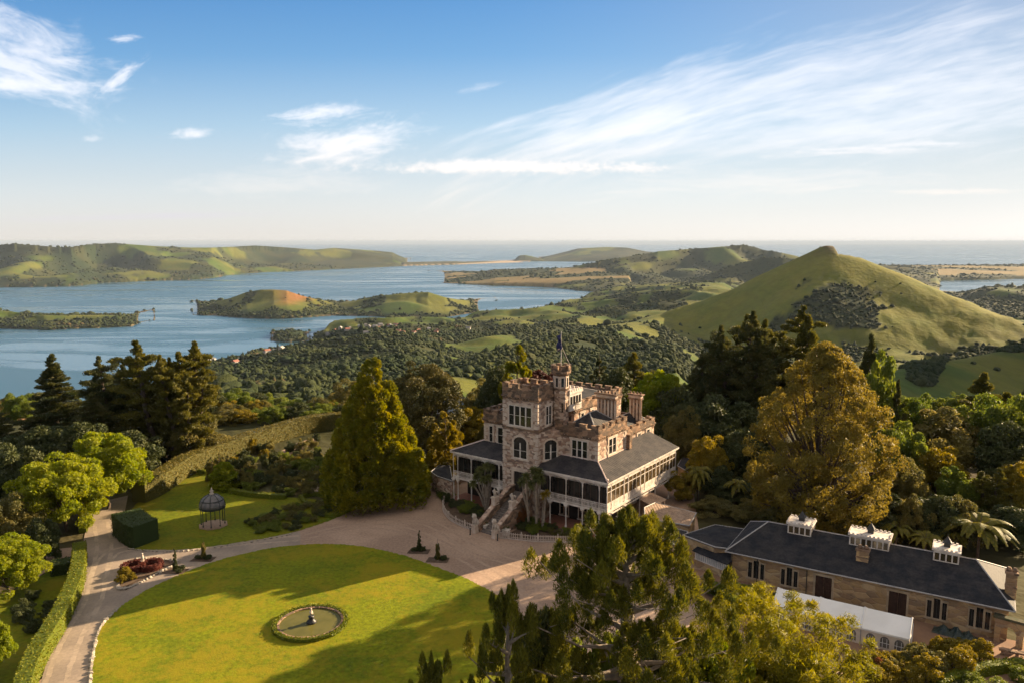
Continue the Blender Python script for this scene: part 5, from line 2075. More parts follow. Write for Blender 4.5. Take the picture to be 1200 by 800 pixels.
# =================================================================== VEGETATION
M_bark = mat('bark', (.10, .075, .055), (.06, .045, .035), rough=.95, scale=3, bump=.6, bscale=6)
M_palebark = mat('pale_bark', (.27, .22, .17), (.17, .14, .11), rough=.95, scale=3, bump=.6, bscale=6)
L_cypress = leafmat('gold_cypress_leaf', (.075, .10, .010), (.27, .235, .016), .4)
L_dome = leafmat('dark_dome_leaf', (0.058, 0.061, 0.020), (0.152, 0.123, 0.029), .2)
L_macro = leafmat('dark_conifer_leaf', (0.029, 0.046, 0.017), (0.109, 0.102, 0.029), .32)
L_macro2 = leafmat('brown_green_conifer_leaf', (.05, .058, .012), (.155, .14, .025), .34)
L_autumn = leafmat('autumn_leaf', (.140, .116, .022), (.275, .218, .042), .42)
L_lime = leafmat('lime_leaf', (.125, .18, .010), (.265, .275, .018), .5)
L_green = leafmat('green_leaf', (0.065, 0.109, 0.020), (0.189, 0.210, 0.032), .44)
L_olive = leafmat('olive_leaf', (0.080, 0.087, 0.029), (0.217, 0.181, 0.051), .44)
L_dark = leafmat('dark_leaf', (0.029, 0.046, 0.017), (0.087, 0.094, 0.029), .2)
L_gold = leafmat('gold_leaf', (.135, .112, .014), (.27, .21, .024), .38)
L_rust = leafmat('rust_leaf', (.13, .05, .016), (.24, .10, .03), .35)
L_copper = leafmat('copper_leaf', (.055, .018, .014), (.10, .035, .022), .3)
L_pine = leafmat('pine_needle', (.048, .064, .010), (.235, .21, .020), .32)
L_pineyg = leafmat('yellow_green_needle', (.13, .14, .010), (.29, .25, .018), .42)
L_hedge = leafmat('hedge_leaf', (.095, .125, .010), (.20, .19, .016), .25)
L_hedge2 = leafmat('brown_hedge_leaf', (.085, .080, .018), (.19, .15, .032), .22)
L_dhedge = leafmat('dark_hedge_leaf', (.026, .044, .012), (.058, .074, .016), .15)
L_blade = leafmat('sword_leaf', (0.065, 0.087, 0.029), (0.174, 0.174, 0.058), .25)
L_yblade = leafmat('yellow_sword_leaf', (.20, .15, .015), (.30, .22, .03), .3)
L_fern = leafmat('fern_leaf', (.09, .10, .015), (.22, .19, .03), .35)


def unit(a):
    return a / (np.linalg.norm(a, axis=-1, keepdims=True) + 1e-9)


def leaf_mesh(name, P, T, N, ln, wd, tint, material):
    """diamond leaves: centre P, long axis T, facing N"""
    T = unit(T)
    B = unit(np.cross(N, T))
    ln = np.broadcast_to(np.asarray(ln, dtype=float), (len(P),))[:, None]
    wd = np.broadcast_to(np.asarray(wd, dtype=float), (len(P),))[:, None]
    Nn = np.cross(T, B)
    V = np.stack([P - T * ln, P + B * wd + Nn * wd * .25, P + T * ln, P - B * wd + Nn * wd * .25], 1).reshape(-1, 3)
    F = np.arange(len(P) * 4).reshape(-1, 4)
    return np_mesh(name, V, F, material, attrs={'tint': ('FLOAT', np.repeat(np.clip(tint, 0, 1), 4))})


def clumps(C, Rr, n, ln, wd, rng, up=.3, shell=.55, along=None, out=None, jit=1.35, tj=.5, cone=0.0):
    """leaves in ellipsoidal clumps; C (k,3), Rr (k,3) radii, n leaves each"""
    k = len(C)
    d = unit(rng.normal(size=(k, n, 3)) + np.array([0, 0, up]))
    if out is not None:
        d = unit(d + out[:, None, :] * .5)
    rad = shell + (1 - shell) * rng.uniform(0, 1, (k, n, 1)) ** .6
    q = d * rad
    if cone:
        f = 1 - cone * (q[..., 2:3] * .5 + .5)
        q = q * np.concatenate([f * 1.25, f * 1.25, np.ones_like(f)], -1)
    P = C[:, None, :] + q * Rr[:, None, :]
    N = unit(d + rng.normal(size=(k, n, 3)) * jit * .5)
    T = rng.normal(size=(k, n, 3))
    if along is not None:
        T = along[:, None, :] * 1.2 + T * .55 + d * .4
    tint = (rng.uniform(0, 1, (k, 1)) * tj + rng.uniform(0, 1, (k, n)) * (1 - tj))
    s = rng.uniform(.7, 1.3, (k, n))
    return P.reshape(-1, 3), T.reshape(-1, 3), N.reshape(-1, 3), (s * ln).ravel(), (s * wd).ravel(), tint.ravel()


def limb_mesh(name, limbs, material):
    m = MB()
    for pts, rad in limbs:
        m.tube(pts, rad, 7 if rad[0] > .15 else 5, cap=False)
    me = bpy.data.meshes.new(name)
    me.from_pydata(m.v, [], m.f)
    me.materials.append(material)
    me.polygons.foreach_set('use_smooth', [True] * len(me.polygons))
    return me


def curve_to(p0, p1, bow, n=4):
    p0, p1 = Vector(p0), Vector(p1)
    return [p0.lerp(p1, i / n) + Vector((0, 0, bow * math.sin(math.pi * i / n))) for i in range(n + 1)]


PROTO = {}


def broadleaf(key, leaf, h, r, th, seed, k=70, n=230, ln=.2, wd=.1, cr=.27, bark=None, prof=None, nl=10, shell=.5, lump=.15, inner=.25):
    rng = np.random.default_rng(seed)
    a = rng.uniform(0, 2 * math.pi, k)
    u = rng.uniform(-.92, 1, k)
    q = np.where(rng.uniform(0, 1, k) < inner, rng.uniform(.2, .6, k), rng.uniform(.72, .92, k)) * (1 + rng.normal(size=k) * lump)
    s = np.sqrt(1 - u * u)
    z = th + (h - th) * (.5 + .5 * u * q)
    rr = r * s * q
    if prof is not None:
        t = rng.uniform(0, 1, k) ** 1.15
        rr = r * np.array([prof(x) for x in t]) * np.where(rng.uniform(0, 1, k) < inner, rng.uniform(.15, .6, k), rng.uniform(.7, .9, k)) * (1 + rng.normal(size=k) * lump)
        z = th * .6 + (h - th * .6) * t * .96
    C = np.stack([rr * np.cos(a), rr * np.sin(a), z], 1)
    c0 = cr * r * rng.uniform(.7, 1.3, (k, 1))
    Rr = np.concatenate([c0, c0, c0 * .8], 1)
    out = unit(C - np.array([0, 0, th + (h - th) * .4]))
    P, T, N, l_, w_, t_ = clumps(C, Rr, n, ln, wd, rng, out=out, shell=shell)
    crown = leaf_mesh('crown', P, T, N, l_, w_, t_, leaf)
    limbs = [([(0, 0, -.3), (.05 * r, 0, th * .5), (0, .03 * r, th), (0, 0, th + (h - th) * .55)], [.075 * r * .6 + .1, .055 * r * .6 + .08, .045 * r * .6 + .06, .02])]
    for i in rng.permutation(k)[:nl]:
        z0 = th * .6 + rng.uniform(0, .35) * (h - th)
        z0 = min(z0, C[i, 2] * .9)
        limbs.append((curve_to((0, 0, z0), C[i], -.05 * r), [.03 * r + .03, .022 * r + .02, .015 * r + .015, .01 * r + .01, .015]))
    PROTO[key] = dict(parts=[('trunk', limb_mesh('trunk', limbs, bark or M_bark)), ('crown', crown)], h=h, r=r)


def conetree(key, leaf, h, r, seed, k=150, n=190, ln=.24, wd=.11, power=.8, base=.03, cr=.11, droop=0.0):
    rng = np.random.default_rng(seed)
    t = 1 - np.sqrt(rng.uniform(0, 1, k) * .985)
    t = base + (1 - base) * t
    a = rng.uniform(0, 2 * math.pi, k)
    lob = 1 + .06 * np.sin(a * 3 + seed) * np.sin(t * 9) + rng.normal(size=k) * .07
    rr = r * (1 - t) ** power * lob
    rr = np.where(rng.uniform(0, 1, k) < .2, rr * .55, rr * .92)
    C = np.stack([rr * np.cos(a), rr * np.sin(a), t * h * .97], 1)
    out = unit(np.stack([np.cos(a), np.sin(a), np.full(k, .9)], 1))
    c0 = (cr * r * (1.15 - .6 * t) * rng.uniform(.75, 1.35, k))[:, None]
    Rr = np.concatenate([c0, c0, c0 * 1.35], 1)
    P, T, N, l_, w_, t_ = clumps(C, Rr, n, ln, wd, rng, out=out, along=out, shell=.45, up=.4)
    # a dense dark heart so the crown is not see-through
    crown = leaf_mesh('crown', P, T, N, l_, w_, t_, leaf)
    limbs = [([(0, 0, -.3), (0, 0, h * .5), (0, 0, h * .95)], [.05 * r + .12, .03 * r + .06, .02])]
    for i in range(0, k, 6):
        limbs.append(([(0, 0, C[i, 2] * .85), tuple(C[i] * np.array([.6, .6, .93])), tuple(C[i])], [.012 * r + .02, .02, .012]))
    PROTO[key] = dict(parts=[('trunk', limb_mesh('trunk', limbs, M_bark)), ('crown', crown)], h=h, r=r)


def macrocarpa(key, leaf, h, r, seed, nl=34, n=130, ln=.30, wd=.10, lo=.08, stems=1, flat=.32, up=.35, lean=0.0, tipup=1.0, broad=0.0, spread=.3):
    """old cypress: upswept limbs carrying flat plates of foliage"""
    rng = np.random.default_rng(seed)
    C, Rr, AL, limbs = [], [], [], []
    for s in range(stems):
        sx, sy = (0, 0) if stems == 1 else (spread * r * math.cos(s * 2.5 + seed) * rng.uniform(.6, 1.2), spread * r * math.sin(s * 2.5 + seed) * rng.uniform(.6, 1.2))
        hh = h * (1 if s == 0 else rng.uniform(.75, .97))
        limbs.append(([(sx * .3, sy * .3, -.3), (sx * .7, sy * .7, hh * .45), (sx, sy, hh * .9)], [.05 * r + .15, .035 * r + .1, .03]))
        for i in range(nl // stems):
            t = lo + (1 - lo) * ((i + rng.uniform(0, 1)) / (nl // stems)) ** .9
            z0 = hh * t * .86
            a = i * 2.4 + rng.uniform(-.5, .5)
            L = r * (1.08 - t ** 1.6) * rng.uniform(.65, 1.12) * (1 if stems == 1 else .8) + .4
            if broad: L = r * (1 - spread) * (.62 + broad * math.sin(math.pi * min(1, t * .92))) * rng.uniform(.7, 1.1)
            el = rng.uniform(.08, .4) + up * t
            d = np.array([math.cos(a), math.sin(a), math.tan(el) * .8])
            p0 = np.array([sx * (.3 + .7 * t), sy * (.3 + .7 * t), z0])
            p1 = p0 + np.array([d[0] * L, d[1] * L, d[2] * L * .55])
            p2 = p1 + np.array([d[0] * L * .12, d[1] * L * .12, L * .10 * tipup])
            limbs.append(([tuple(p0), tuple((p0 + p1) / 2 - [0, 0, .04 * L]), tuple(p1), tuple(p2)], [.018 * r + .04, .05, .03, .012]))
            m = max(3, int(L / .8))
            for j in range(m):
                q = .22 + .78 * (j + rng.uniform(0, .6)) / m
                c = p0 + (p1 - p0) * q if q < 1 else p2
                c = c + rng.normal(size=3) * np.array([.12, .12, .05]) * L * .6
                w = (.30 + .42 * (1 - abs(q - .55))) * L * .34 + .25
                C.append(c)
                Rr.append((w, w, w * flat + .12))
                AL.append(unit(d + np.array([0, 0, .55 * tipup])))
        for q in range(7):
            tq = .80 + .18 * q / 6
            for w_ in range(2):
                aa = rng.uniform(0, 6.28)
                of = (1 - tq) * r * .75
                C.append(np.array([sx + of * math.cos(aa), sy + of * math.sin(aa), hh * tq]))
                Rr.append((.35 + (1 - tq) * r * .34, .35 + (1 - tq) * r * .34, .45))
                AL.append(unit(np.array([math.cos(aa), math.sin(aa), 1.1])))
    C, Rr, AL = np.array(C), np.array(Rr), np.array(AL)
    nn = int(n * 1.0)
    P, T, N, l_, w_, t_ = clumps(C, Rr, nn, ln, wd, rng, along=AL, shell=.25, up=.2)
    PROTO[key] = dict(parts=[('trunk', limb_mesh('trunk', limbs, M_bark)), ('crown', leaf_mesh('crown', P, T, N, l_, w_, t_, leaf))], h=h, r=r)


def pinetree(key, leaf, h, r, seed, z_lo=.35, nl=26, n=420, ln=.17, wd=.018, tuft=.5, bark=None, per=5, spread=.5):
    """open pine: long bare limbs ending in upright bushy shoots"""
    rng = np.random.default_rng(seed)
    limbs = [([(0, 0, -.5), (.1, 0, h * .4), (-.1, .1, h * .75), (0, 0, h * .96)], [.03 * h * .62, .028 * h * .55, .012 * h, .03])]
    C, Rr, AL = [], [], []
    for i in range(nl):
        t = (i + rng.uniform(0, 1)) / nl
        z0 = h * (z_lo + (.93 - z_lo) * t)
        a = i * 2.4 + rng.uniform(-.4, .4)
        L = r * (1.05 - t ** 1.7) * rng.uniform(.7, 1.1) + .5
        el = rng.uniform(.05, .3) + .55 * t
        p0 = np.array([0, 0, z0])
        d = np.array([math.cos(a), math.sin(a), math.tan(el)])
        p1 = p0 + d * L * np.array([1, 1, .8])
        mid = (p0 + p1) / 2 + np.array([0, 0, -.05 * L]) + rng.normal(size=3) * .05 * L
        limbs.append(([tuple(p0), tuple(mid), tuple(p1)], [.008 * h + .02 * (1 - t) * 3, .09 * (1.3 - t), .03]))
        m = max(3, int(per * (1.2 - t * .5)))
        for j in range(m):
            q = rng.uniform(.38, 1.04)
            b = p0 + (p1 - p0) * q
            off = rng.normal(size=3) * np.array([1, 1, .4]) * L * .17
            c = b + off + np.array([0, 0, .35])
            if j % 2 == 0: limbs.append(([tuple(b), tuple(c)], [.035, .015]))
            w = tuft * rng.uniform(.7, 1.3)
            C.append(c)
            Rr.append((w, w, w * 1.45))
            AL.append(unit(np.array([d[0] * .25, d[1] * .25, 1.0])))
    C.append(np.array([0, 0, h * .97]))
    Rr.append((tuft * .7, tuft * .7, tuft * 1.6))
    AL.append(np.array([0, 0, 1.]))
    C, Rr, AL = np.array(C), np.array(Rr), np.array(AL)
    P, T, N, l_, w_, t_ = clumps(C, Rr, n, ln, wd, rng, along=AL, shell=.35, up=.25, tj=.35, cone=.72, out=None)
    PROTO[key] = dict(parts=[('trunk', limb_mesh('trunk', limbs, bark or M_palebark)), ('crown', leaf_mesh('crown', P, T, N, l_, w_, t_, leaf))], h=h, r=r)


def swordtree(key, leaf, stems, seed, blades=170, L=.85, bark=None, h=7., r=2.):
    """cabbage tree: stems with round heads of sword leaves; stems = list of (base, head)"""
    rng = np.random.default_rng(seed)
    limbs, P, T, N = [], [], [], []
    for b, hd, sz in stems:
        b, hd = np.array(b, float), np.array(hd, float)
        mid = (b + hd) / 2 + rng.normal(size=3) * .15
        limbs.append(([tuple(b), tuple(mid), tuple(hd)], [.22, .15, .11]))
        d = unit(rng.normal(size=(blades, 3)) + np.array([0, 0, .35]))
        ll = L * sz * rng.uniform(.75, 1.1, (blades, 1))
        P.append(hd + d * ll * .5 + np.array([0, 0, -.12]) * (ll ** 2))
        T.append(d * ll - np.array([0, 0, .25]) * ll)
        N.append(unit(np.cross(d, rng.normal(size=(blades, 3)))))
    P, T, N = map(np.concatenate, (P, T, N))
    ln = np.linalg.norm(T, axis=1) * .52
    PROTO[key] = dict(parts=[('trunk', limb_mesh('trunk', limbs, bark or M_palebark)), ('crown', leaf_mesh('crown', P, T, N, ln, .055, rng.uniform(0, 1, len(P)), leaf))], h=h, r=r)


def fern(key, leaf, h, r, seed, nf=22):
    rng = np.random.default_rng(seed)
    P, T, N, LN, WD, TI = [], [], [], [], [], []
    limbs = [([(0, 0, -.2), (0, 0, h * .72)], [.16, .13])]
    for i in range(nf):
        a = 2 * math.pi * i / nf * 1.0 + rng.uniform(-.15, .15)
        el = rng.uniform(.35, 1.1)
        prev = None
        pts = []
        for j in range(13):
            s = j / 12
            rad = r * s * math.cos(el * (1 - .6 * s)) ** .5
            z = h * .72 + (h * .42) * math.sin(s * 2.2) * math.sin(el) - r * .55 * s * s * (1.2 - el * .6)
            pts.append(np.array([rad * math.cos(a), rad * math.sin(a), z]))
        limbs.append(([tuple(p) for p in pts[::3]], [.035, .03, .02, .015, .008]))
        side = np.array([-math.sin(a), math.cos(a), 0])
        for j in range(1, 13):
            d = unit(pts[j] - pts[j - 1])
            for q in (0, .33, .66):
                c = pts[j - 1] + (pts[j] - pts[j - 1]) * q
                w = r * .20 * math.sin(math.pi * (j / 13) ** .7) + .03
                for sg in (-1, 1):
                    t = unit(side * sg + d * .45 - np.array([0, 0, .25]))
                    P.append(c + t * w * .5)
                    T.append(t)
                    N.append(unit(np.cross(t, d)))
                    LN.append(w * .55)
                    WD.append(.05 + .02 * r)
                    TI.append(rng.uniform(0, 1))
    PROTO[key] = dict(parts=[('trunk', limb_mesh('trunk', limbs, M_bark)), ('fronds', leaf_mesh('fronds', np.array(P), np.array(T), np.array(N), np.array(LN), np.array(WD), np.array(TI), leaf))], h=h, r=r)


egg = lambda t: (math.sin(math.pi * min(1, (.16 + .84 * t) ** .80)) ** .72)
ellip = lambda t: math.sqrt(max(0, 1 - (2 * t - 1) ** 2))
conetree('gold_cypress', L_cypress, 23, 8.4, 3, k=520, n=200, ln=.25, wd=.11, power=.78, cr=.115)
conetree('gold_cypress2', L_cypress, 14, 4.2, 5, k=150, n=170, ln=.24, wd=.11, power=.62, cr=.16)
conetree('golden_cone', L_gold, 12, 4, 6, k=130, n=170, ln=.2, wd=.1, power=.6, cr=.17)
conetree('spire', L_macro, 16, 3.4, 8, k=150, n=120, ln=.22, wd=.08, power=.9, cr=.14)
conetree('column', L_dark, 5, .6, 9, k=40, n=160, ln=.10, wd=.05, power=.32, cr=.5)
conetree('gold_column', L_olive, 3.5, .6, 10, k=30, n=160, ln=.10, wd=.05, power=.42, cr=.5)
broadleaf('dome', L_dome, 18, 7, 1.5, 12, k=190, n=240, ln=.2, wd=.1, cr=.2, inner=.15, lump=.06)
broadleaf('lime', L_lime, 10, 5.5, 1.5, 14, k=150, n=260, ln=.2, wd=.085, cr=.2, lump=.13)
broadleaf('lime2', L_lime, 9, 4, 1.2, 15, k=110, n=240, ln=.2, wd=.085, cr=.24, lump=.15)
broadleaf('green', L_green, 9, 4.5, 1.2, 16, k=90, n=230, ln=.2, wd=.11, cr=.26, lump=.2)
broadleaf('green2', L_green, 8, 5, .8, 17, k=90, n=230, ln=.2, wd=.11, cr=.25, lump=.22)
broadleaf('olive', L_olive, 7, 4.2, .6, 18, k=90, n=230, ln=.18, wd=.09, cr=.25, lump=.2)
broadleaf('olive2', L_olive, 8, 4, .6, 19, k=80, n=230, ln=.18, wd=.09, cr=.27, lump=.24)
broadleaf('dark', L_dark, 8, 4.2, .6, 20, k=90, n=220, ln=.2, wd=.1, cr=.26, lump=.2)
broadleaf('golden', L_gold, 9, 4.5, .8, 21, k=90, n=220, ln=.22, wd=.11, cr=.25, lump=.2)
broadleaf('rust', L_rust, 9, 3, .8, 22, k=70, n=200, ln=.22, wd=.11, cr=.3, prof=lambda t: (1 - t) ** .6 * min(1, t * 6 + .3))
broadleaf('copper', L_copper, 12, 4, 1, 23, k=70, n=200, ln=.24, wd=.12, cr=.26)
broadleaf('autumn', L_autumn, 25.5, 11.6, 2.2, 24, k=620, n=180, ln=.17, wd=.085, cr=.105, prof=lambda t: math.sin(math.pi * min(1, .20 + .80 * t ** .92)) ** .70, nl=120, shell=.3, lump=.10, inner=.32)
broadleaf('shrub', L_green, 2.2, 1.4, .1, 25, k=30, n=150, ln=.10, wd=.055, cr=.36, nl=4)
broadleaf('shrub_olive', L_olive, 2.0, 1.4, .1, 26, k=30, n=150, ln=.10, wd=.05, cr=.36, nl=4, lump=.25)
broadleaf('shrub_dark', L_dark, 2.0, 1.5, .1, 27, k=30, n=150, ln=.10, wd=.055, cr=.36, nl=4)
broadleaf('shrub_gold', L_gold, 2.0, 1.5, .1, 28, k=34, n=160, ln=.10, wd=.055, cr=.34, nl=4)
broadleaf('shrub_rust', L_rust, 1.8, 1.3, .1, 29, k=30, n=150, ln=.10, wd=.055, cr=.36, nl=4)
broadleaf('weeping', L_lime, 5, 2.2, .5, 30, k=60, n=200, ln=.17, wd=.05, cr=.3, prof=lambda t: .95 * (1 - t ** 2.2) ** .6, lump=.1)
macrocarpa('macro', L_macro, 22, 7.5, 31, nl=60, n=120, up=.5, lo=.06)
macrocarpa('macro_multi', L_macro2, 22, 8.5, 32, nl=78, n=120, stems=3, up=.55, lo=.08)
macrocarpa('macro_broad', L_macro, 24, 11, 36, nl=125, n=110, stems=5, up=.35, lo=.05, broad=.5, spread=.5, flat=.4, tipup=.7)
macrocarpa('macro_brown', L_macro2, 24, 11, 37, nl=125, n=105, stems=5, up=.4, lo=.05, broad=.45, spread=.55, flat=.3, tipup=1.1)
macrocarpa('cedar', L_macro, 19, 6.6, 33, nl=64, n=110, up=-.05, flat=.22, lo=.05, tipup=.25)
macrocarpa('flat_cedar', L_macro2, 14, 7, 34, nl=40, n=130, stems=2, up=.2, flat=.25, lo=.25, tipup=.4)
macrocarpa('layer_pine', L_macro, 18, 6.5, 35, nl=34, n=150, up=.25, flat=.4, lo=.3, tipup=.7)
pinetree('big_pine', L_pine, 25, 8.2, 41, z_lo=.34, nl=52, n=420, ln=.20, wd=.030, tuft=.66, per=7)
pinetree('pine_top', L_pine, 18, 4.2, 42, z_lo=.50, nl=18, n=400, ln=.20, wd=.030, tuft=.52, per=4)
broadleaf('wattle', L_pineyg, 14, 7.0, 2.0, 43, k=330, n=170, ln=.24, wd=.035, cr=.125, lump=.16, nl=60, shell=.2, inner=.3)
swordtree('cabbage_left', L_blade, [((0, 0, 0), (-1.9, .3, 4.1), 1), ((.1, 0, 0), (-.9, .2, 6.2), 1.1), ((0, .1, 0), (.5, -.1, 5.2), 1), ((.3, 0, 0), (.9, .4, 6.6), 1), ((0, 0, 1.5), (-1.3, .5, 5.2), 1), ((.2, 0, 2), (.2, .6, 4.4), 1), ((.2, 0, 2), (-.4, -.5, 5.0), 1), ((.1, 0, 2), (.1, .2, 6.9), 1)], 44)
swordtree('cabbage_right', L_blade, [((-.5, 0, 0), (-.9, 0, 7.0), 1.1), ((.6, 0, 0), (.2, .2, 7.8), 1.1), ((.6, .2, 0), (1.2, 0, 6.6), 1), ((-.5, 0, 2), (-1.5, .3, 6.2), 1), ((.6, 0, 2), (.5, -.3, 6.9), 1), ((-.5, 0, 3), (-.2, -.2, 6.0), 1), ((.7, 0, 2), (1.0, .3, 7.5), 1)], 45)
swordtree('cabbage_yellow', L_yblade, [((0, 0, 0), (.1, 0, 5.0), .85), ((.1, 0, 1), (.6, .1, 5.3), .8)], 46, blades=130)
fern('tree_fern', L_fern, 4.5, 3.6, 47, nf=26)
fern('small_fern', L_fern, 2.5, 2.0, 48, nf=20)

NAMES = {}


def plant(key, name, cat, label, u, vtop, Y, wpx=None, z0=None, h=None, rz=None, group=None, r=None, loc=None):
    p = PROTO[key]
    if loc is None:
        v0 = vtop if vtop is not None else 500
        top = aty(u, v0, Y)
        z = ground(top.x, Y) if z0 is None else z0
        hh = h if h else max(.5, top.z - z)
        mid = z + hh * .4
        # keep the crown's middle on its bearing
        X = (u - 600) / FPX * (Y * CP - (mid - CAMH) * SP)
        loc = (X, Y, z)
    else:
        hh = h
        z = loc[2]
        Y = loc[1]
    dep = Y * CP - (z + hh * .4 - CAMH) * SP
    rr = r if r else (wpx * dep / FPX / 2 if wpx else p['r'] * hh / p['h'])
    t = thing(name, label, cat, loc, random.uniform(0, 6.28) if rz is None else rz, group)
    t.scale = (rr / p['r'], rr / p['r'], hh / p['h'])
    for pn, me in p['parts']:
        o = bpy.data.objects.new(pn, me)
        COL.objects.link(o)
        o.parent = t
    return t


# ---- trees that stand out, one by one
plant('gold_cypress', 'cypress_tree', 'tree', 'broad cone shaped gold green cypress at the left edge of the forecourt', 438, 414, 119, 132)
plant('dome', 'dome_tree', 'tree', 'dark olive dome shaped tree behind the big gold green cypress', 500, 430, 142, 92)
plant('golden_cone', 'cypress_tree', 'tree', 'small golden cone shaped cypress between the dome tree and the verandah', 522, 477, 130, 58)
plant('gold_cypress2', 'cypress_tree', 'tree', 'bright golden topped cypress rising behind the castle tower', 606, 402, 152, 62)
plant('dark', 'dark_tree', 'tree', 'dark shaded tree against the left flank of the golden topped cypress', 580, 437, 156, 50)
plant('copper', 'copper_beech', 'tree', 'copper red tree between the big tower and the flag turret', 634, 431, 168, 46)
plant('olive2', 'olive_tree', 'tree', 'dark olive spreading tree right of the small white house roof', 566, 452, 165, 46)
plant('golden', 'golden_tree', 'tree', 'golden brown bushy tree below the white house roof', 553, 481, 146, 46)
plant('olive', 'olive_tree', 'tree', 'olive bush touching the left corner of the castle wing', 574, 495, 140, 30)

plant('cedar', 'cedar_tree', 'tree', 'dark tiered conifer standing alone at far left above the water', 65, 415, 148, 92)
plant('macro_broad', 'cypress_tree', 'tree', 'tall dark conifer on the left of the big conifer clump', 140, 414, 146, 100)
plant('macro_brown', 'cypress_tree', 'tree', 'tallest brown green many stemmed conifer of the left clump', 190, 394, 142, 140)
plant('macro_brown', 'cypress_tree', 'tree', 'brown green conifer at the right end of the left clump', 220, 404, 139, 98, rz=2.2)
plant('macro', 'cypress_tree', 'tree', 'dark low conifer in the shaded foot of the left clump', 112, 462, 134, 100, rz=1.0)
plant('macro', 'cypress_tree', 'tree', 'dark conifer cut by the left edge of the picture', -8, 468, 140, 70, rz=3.0)
plant('lime', 'lime_tree', 'tree', 'round bright yellow green tree beside the drive bend', 76, 538, 105, 100)
plant('lime2', 'lime_tree', 'tree', 'yellow green tree just behind the round bright one by the drive', 124, 509, 114, 76)
plant('lime', 'lime_tree', 'tree', 'bright green leafy tree at the lower left edge beside the clipped hedge', 8, 634, 85, 84, rz=2.0)
plant('lime2', 'lime_tree', 'tree', 'small bright green bush in the bottom left corner', -12, 728, 68, 44, rz=1.0)

plant('macro_broad', 'cypress_tree', 'tree', 'huge dark conifer with a rounded top right of the castle', 862, 362, 152, 118, rz=.5)
plant('macro_brown', 'cypress_tree', 'tree', 'brown tipped spreading conifer in the middle of the dark right hand group', 912, 360, 158, 134, rz=1.2)
plant('macro', 'cypress_tree', 'tree', 'dark conifer in front of the dark right hand group', 885, 385, 146, 84, rz=2.0)
plant('macro_broad', 'cypress_tree', 'tree', 'dark conifer low at the left side of the right hand group', 828, 412, 150, 66, rz=3.5)
plant('flat_cedar', 'cypress_tree', 'tree', 'flat branched brownish conifer reaching out behind the autumn tree', 955, 372, 150, 110, rz=.2)
plant('autumn', 'autumn_tree', 'tree', 'great tan gold autumn tree standing over the stables roof', 962, 400, 105, 172, rz=.4)
plant('layer_pine', 'pine_tree', 'tree', 'dark layered pine showing right of the autumn tree top', 1016, 393, 138, 66)
plant('green', 'leafy_tree', 'tree', 'bright green leafy tree tucked against the right side of the autumn tree', 1024, 424, 128, 52)
plant('layer_pine', 'pine_tree', 'tree', 'small dark pine bough right of the bright green leafy tree', 1048, 445, 126, 40, rz=2)
plant('flat_cedar', 'cypress_tree', 'tree', 'wide brown conifer with curling boughs at the upper right edge', 1160, 437, 142, 112, rz=1.0)
plant('spire', 'spruce_tree', 'tree', 'narrow dark spruce spire behind the castle roof lantern', 702, 410, 170, 44)
plant('flat_cedar', 'cedar_tree', 'tree', 'spreading brown green cedar behind the castle chimneys', 752, 414, 166, 92, rz=.8)
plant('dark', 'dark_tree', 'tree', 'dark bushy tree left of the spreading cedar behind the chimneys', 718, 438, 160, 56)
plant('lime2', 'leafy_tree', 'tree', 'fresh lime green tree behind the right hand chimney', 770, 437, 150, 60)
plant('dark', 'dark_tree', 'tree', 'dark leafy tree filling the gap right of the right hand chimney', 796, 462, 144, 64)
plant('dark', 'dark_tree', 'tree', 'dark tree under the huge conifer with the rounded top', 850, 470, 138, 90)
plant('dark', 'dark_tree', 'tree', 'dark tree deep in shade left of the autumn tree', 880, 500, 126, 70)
plant('olive2', 'olive_tree', 'tree', 'grey olive tree above the far end of the glazed verandah', 802, 486, 134, 44)
plant('golden', 'golden_tree', 'tree', 'round golden brown bush right of the glazed verandah', 828, 517, 124, 46)

plant('big_pine', 'pine_tree', 'tree', 'big foreground pine with pale limbs in front of the stable yard', 732, 594, 49, 284, z0=-1.0, rz=.9)
plant('pine_top', 'pine_tree', 'tree', 'dark pine shoots at the left of the big foreground pine', 596, 690, 45, 118, z0=-1.0, rz=.3)
plant('pine_top', 'pine_tree', 'tree', 'tips of a pine poking up at the bottom of the front lawn', 508, 768, 42, 92, z0=-1.0, rz=2.2)
plant('wattle', 'wattle_tree', 'tree', 'feathery yellow green tree in front of the white tent', 908, 698, 57, 200, z0=-1.0)

plant('cabbage_left', 'cabbage_tree', 'tree', 'many headed cabbage tree left of the front steps', 0, None, 0, loc=at(569, 597), h=7.0, r=2.0, rz=KT - R(54))
plant('cabbage_right', 'cabbage_tree', 'tree', 'taller cabbage tree right of the front steps', 0, None, 0, loc=at(624, 618), h=7.6, r=2.0, rz=0)
plant('cabbage_yellow', 'cabbage_tree', 'tree', 'yellow leaved cabbage tree before the right verandah', 0, None, 0, loc=at(636, 619), h=7.0, r=2.0, rz=0)
plant('tree_fern', 'tree_fern', 'tree fern', 'large tree fern with drooping fronds behind the right end of the stables roof', 1147, 606, 96, 84)
plant('small_fern', 'tree_fern', 'tree fern', 'small bright tree fern left of the right hand roof lantern', 1084, 624, 96, 44)
plant('small_fern', 'tree_fern', 'tree fern', 'small tree fern between the right hand roof lantern and the large tree fern', 1116, 618, 98, 46)
plant('small_fern', 'tree_fern', 'tree fern', 'brown tree fern right of the middle roof lantern', 1050, 612, 98, 40)
plant('tree_fern', 'tree_fern', 'tree fern', 'tree fern below the round golden brown bush by the verandah', 818, 546, 118, 38)
plant('small_fern', 'tree_fern', 'tree fern', 'tree fern in the shade left of the autumn tree foot', 862, 562, 116, 32)

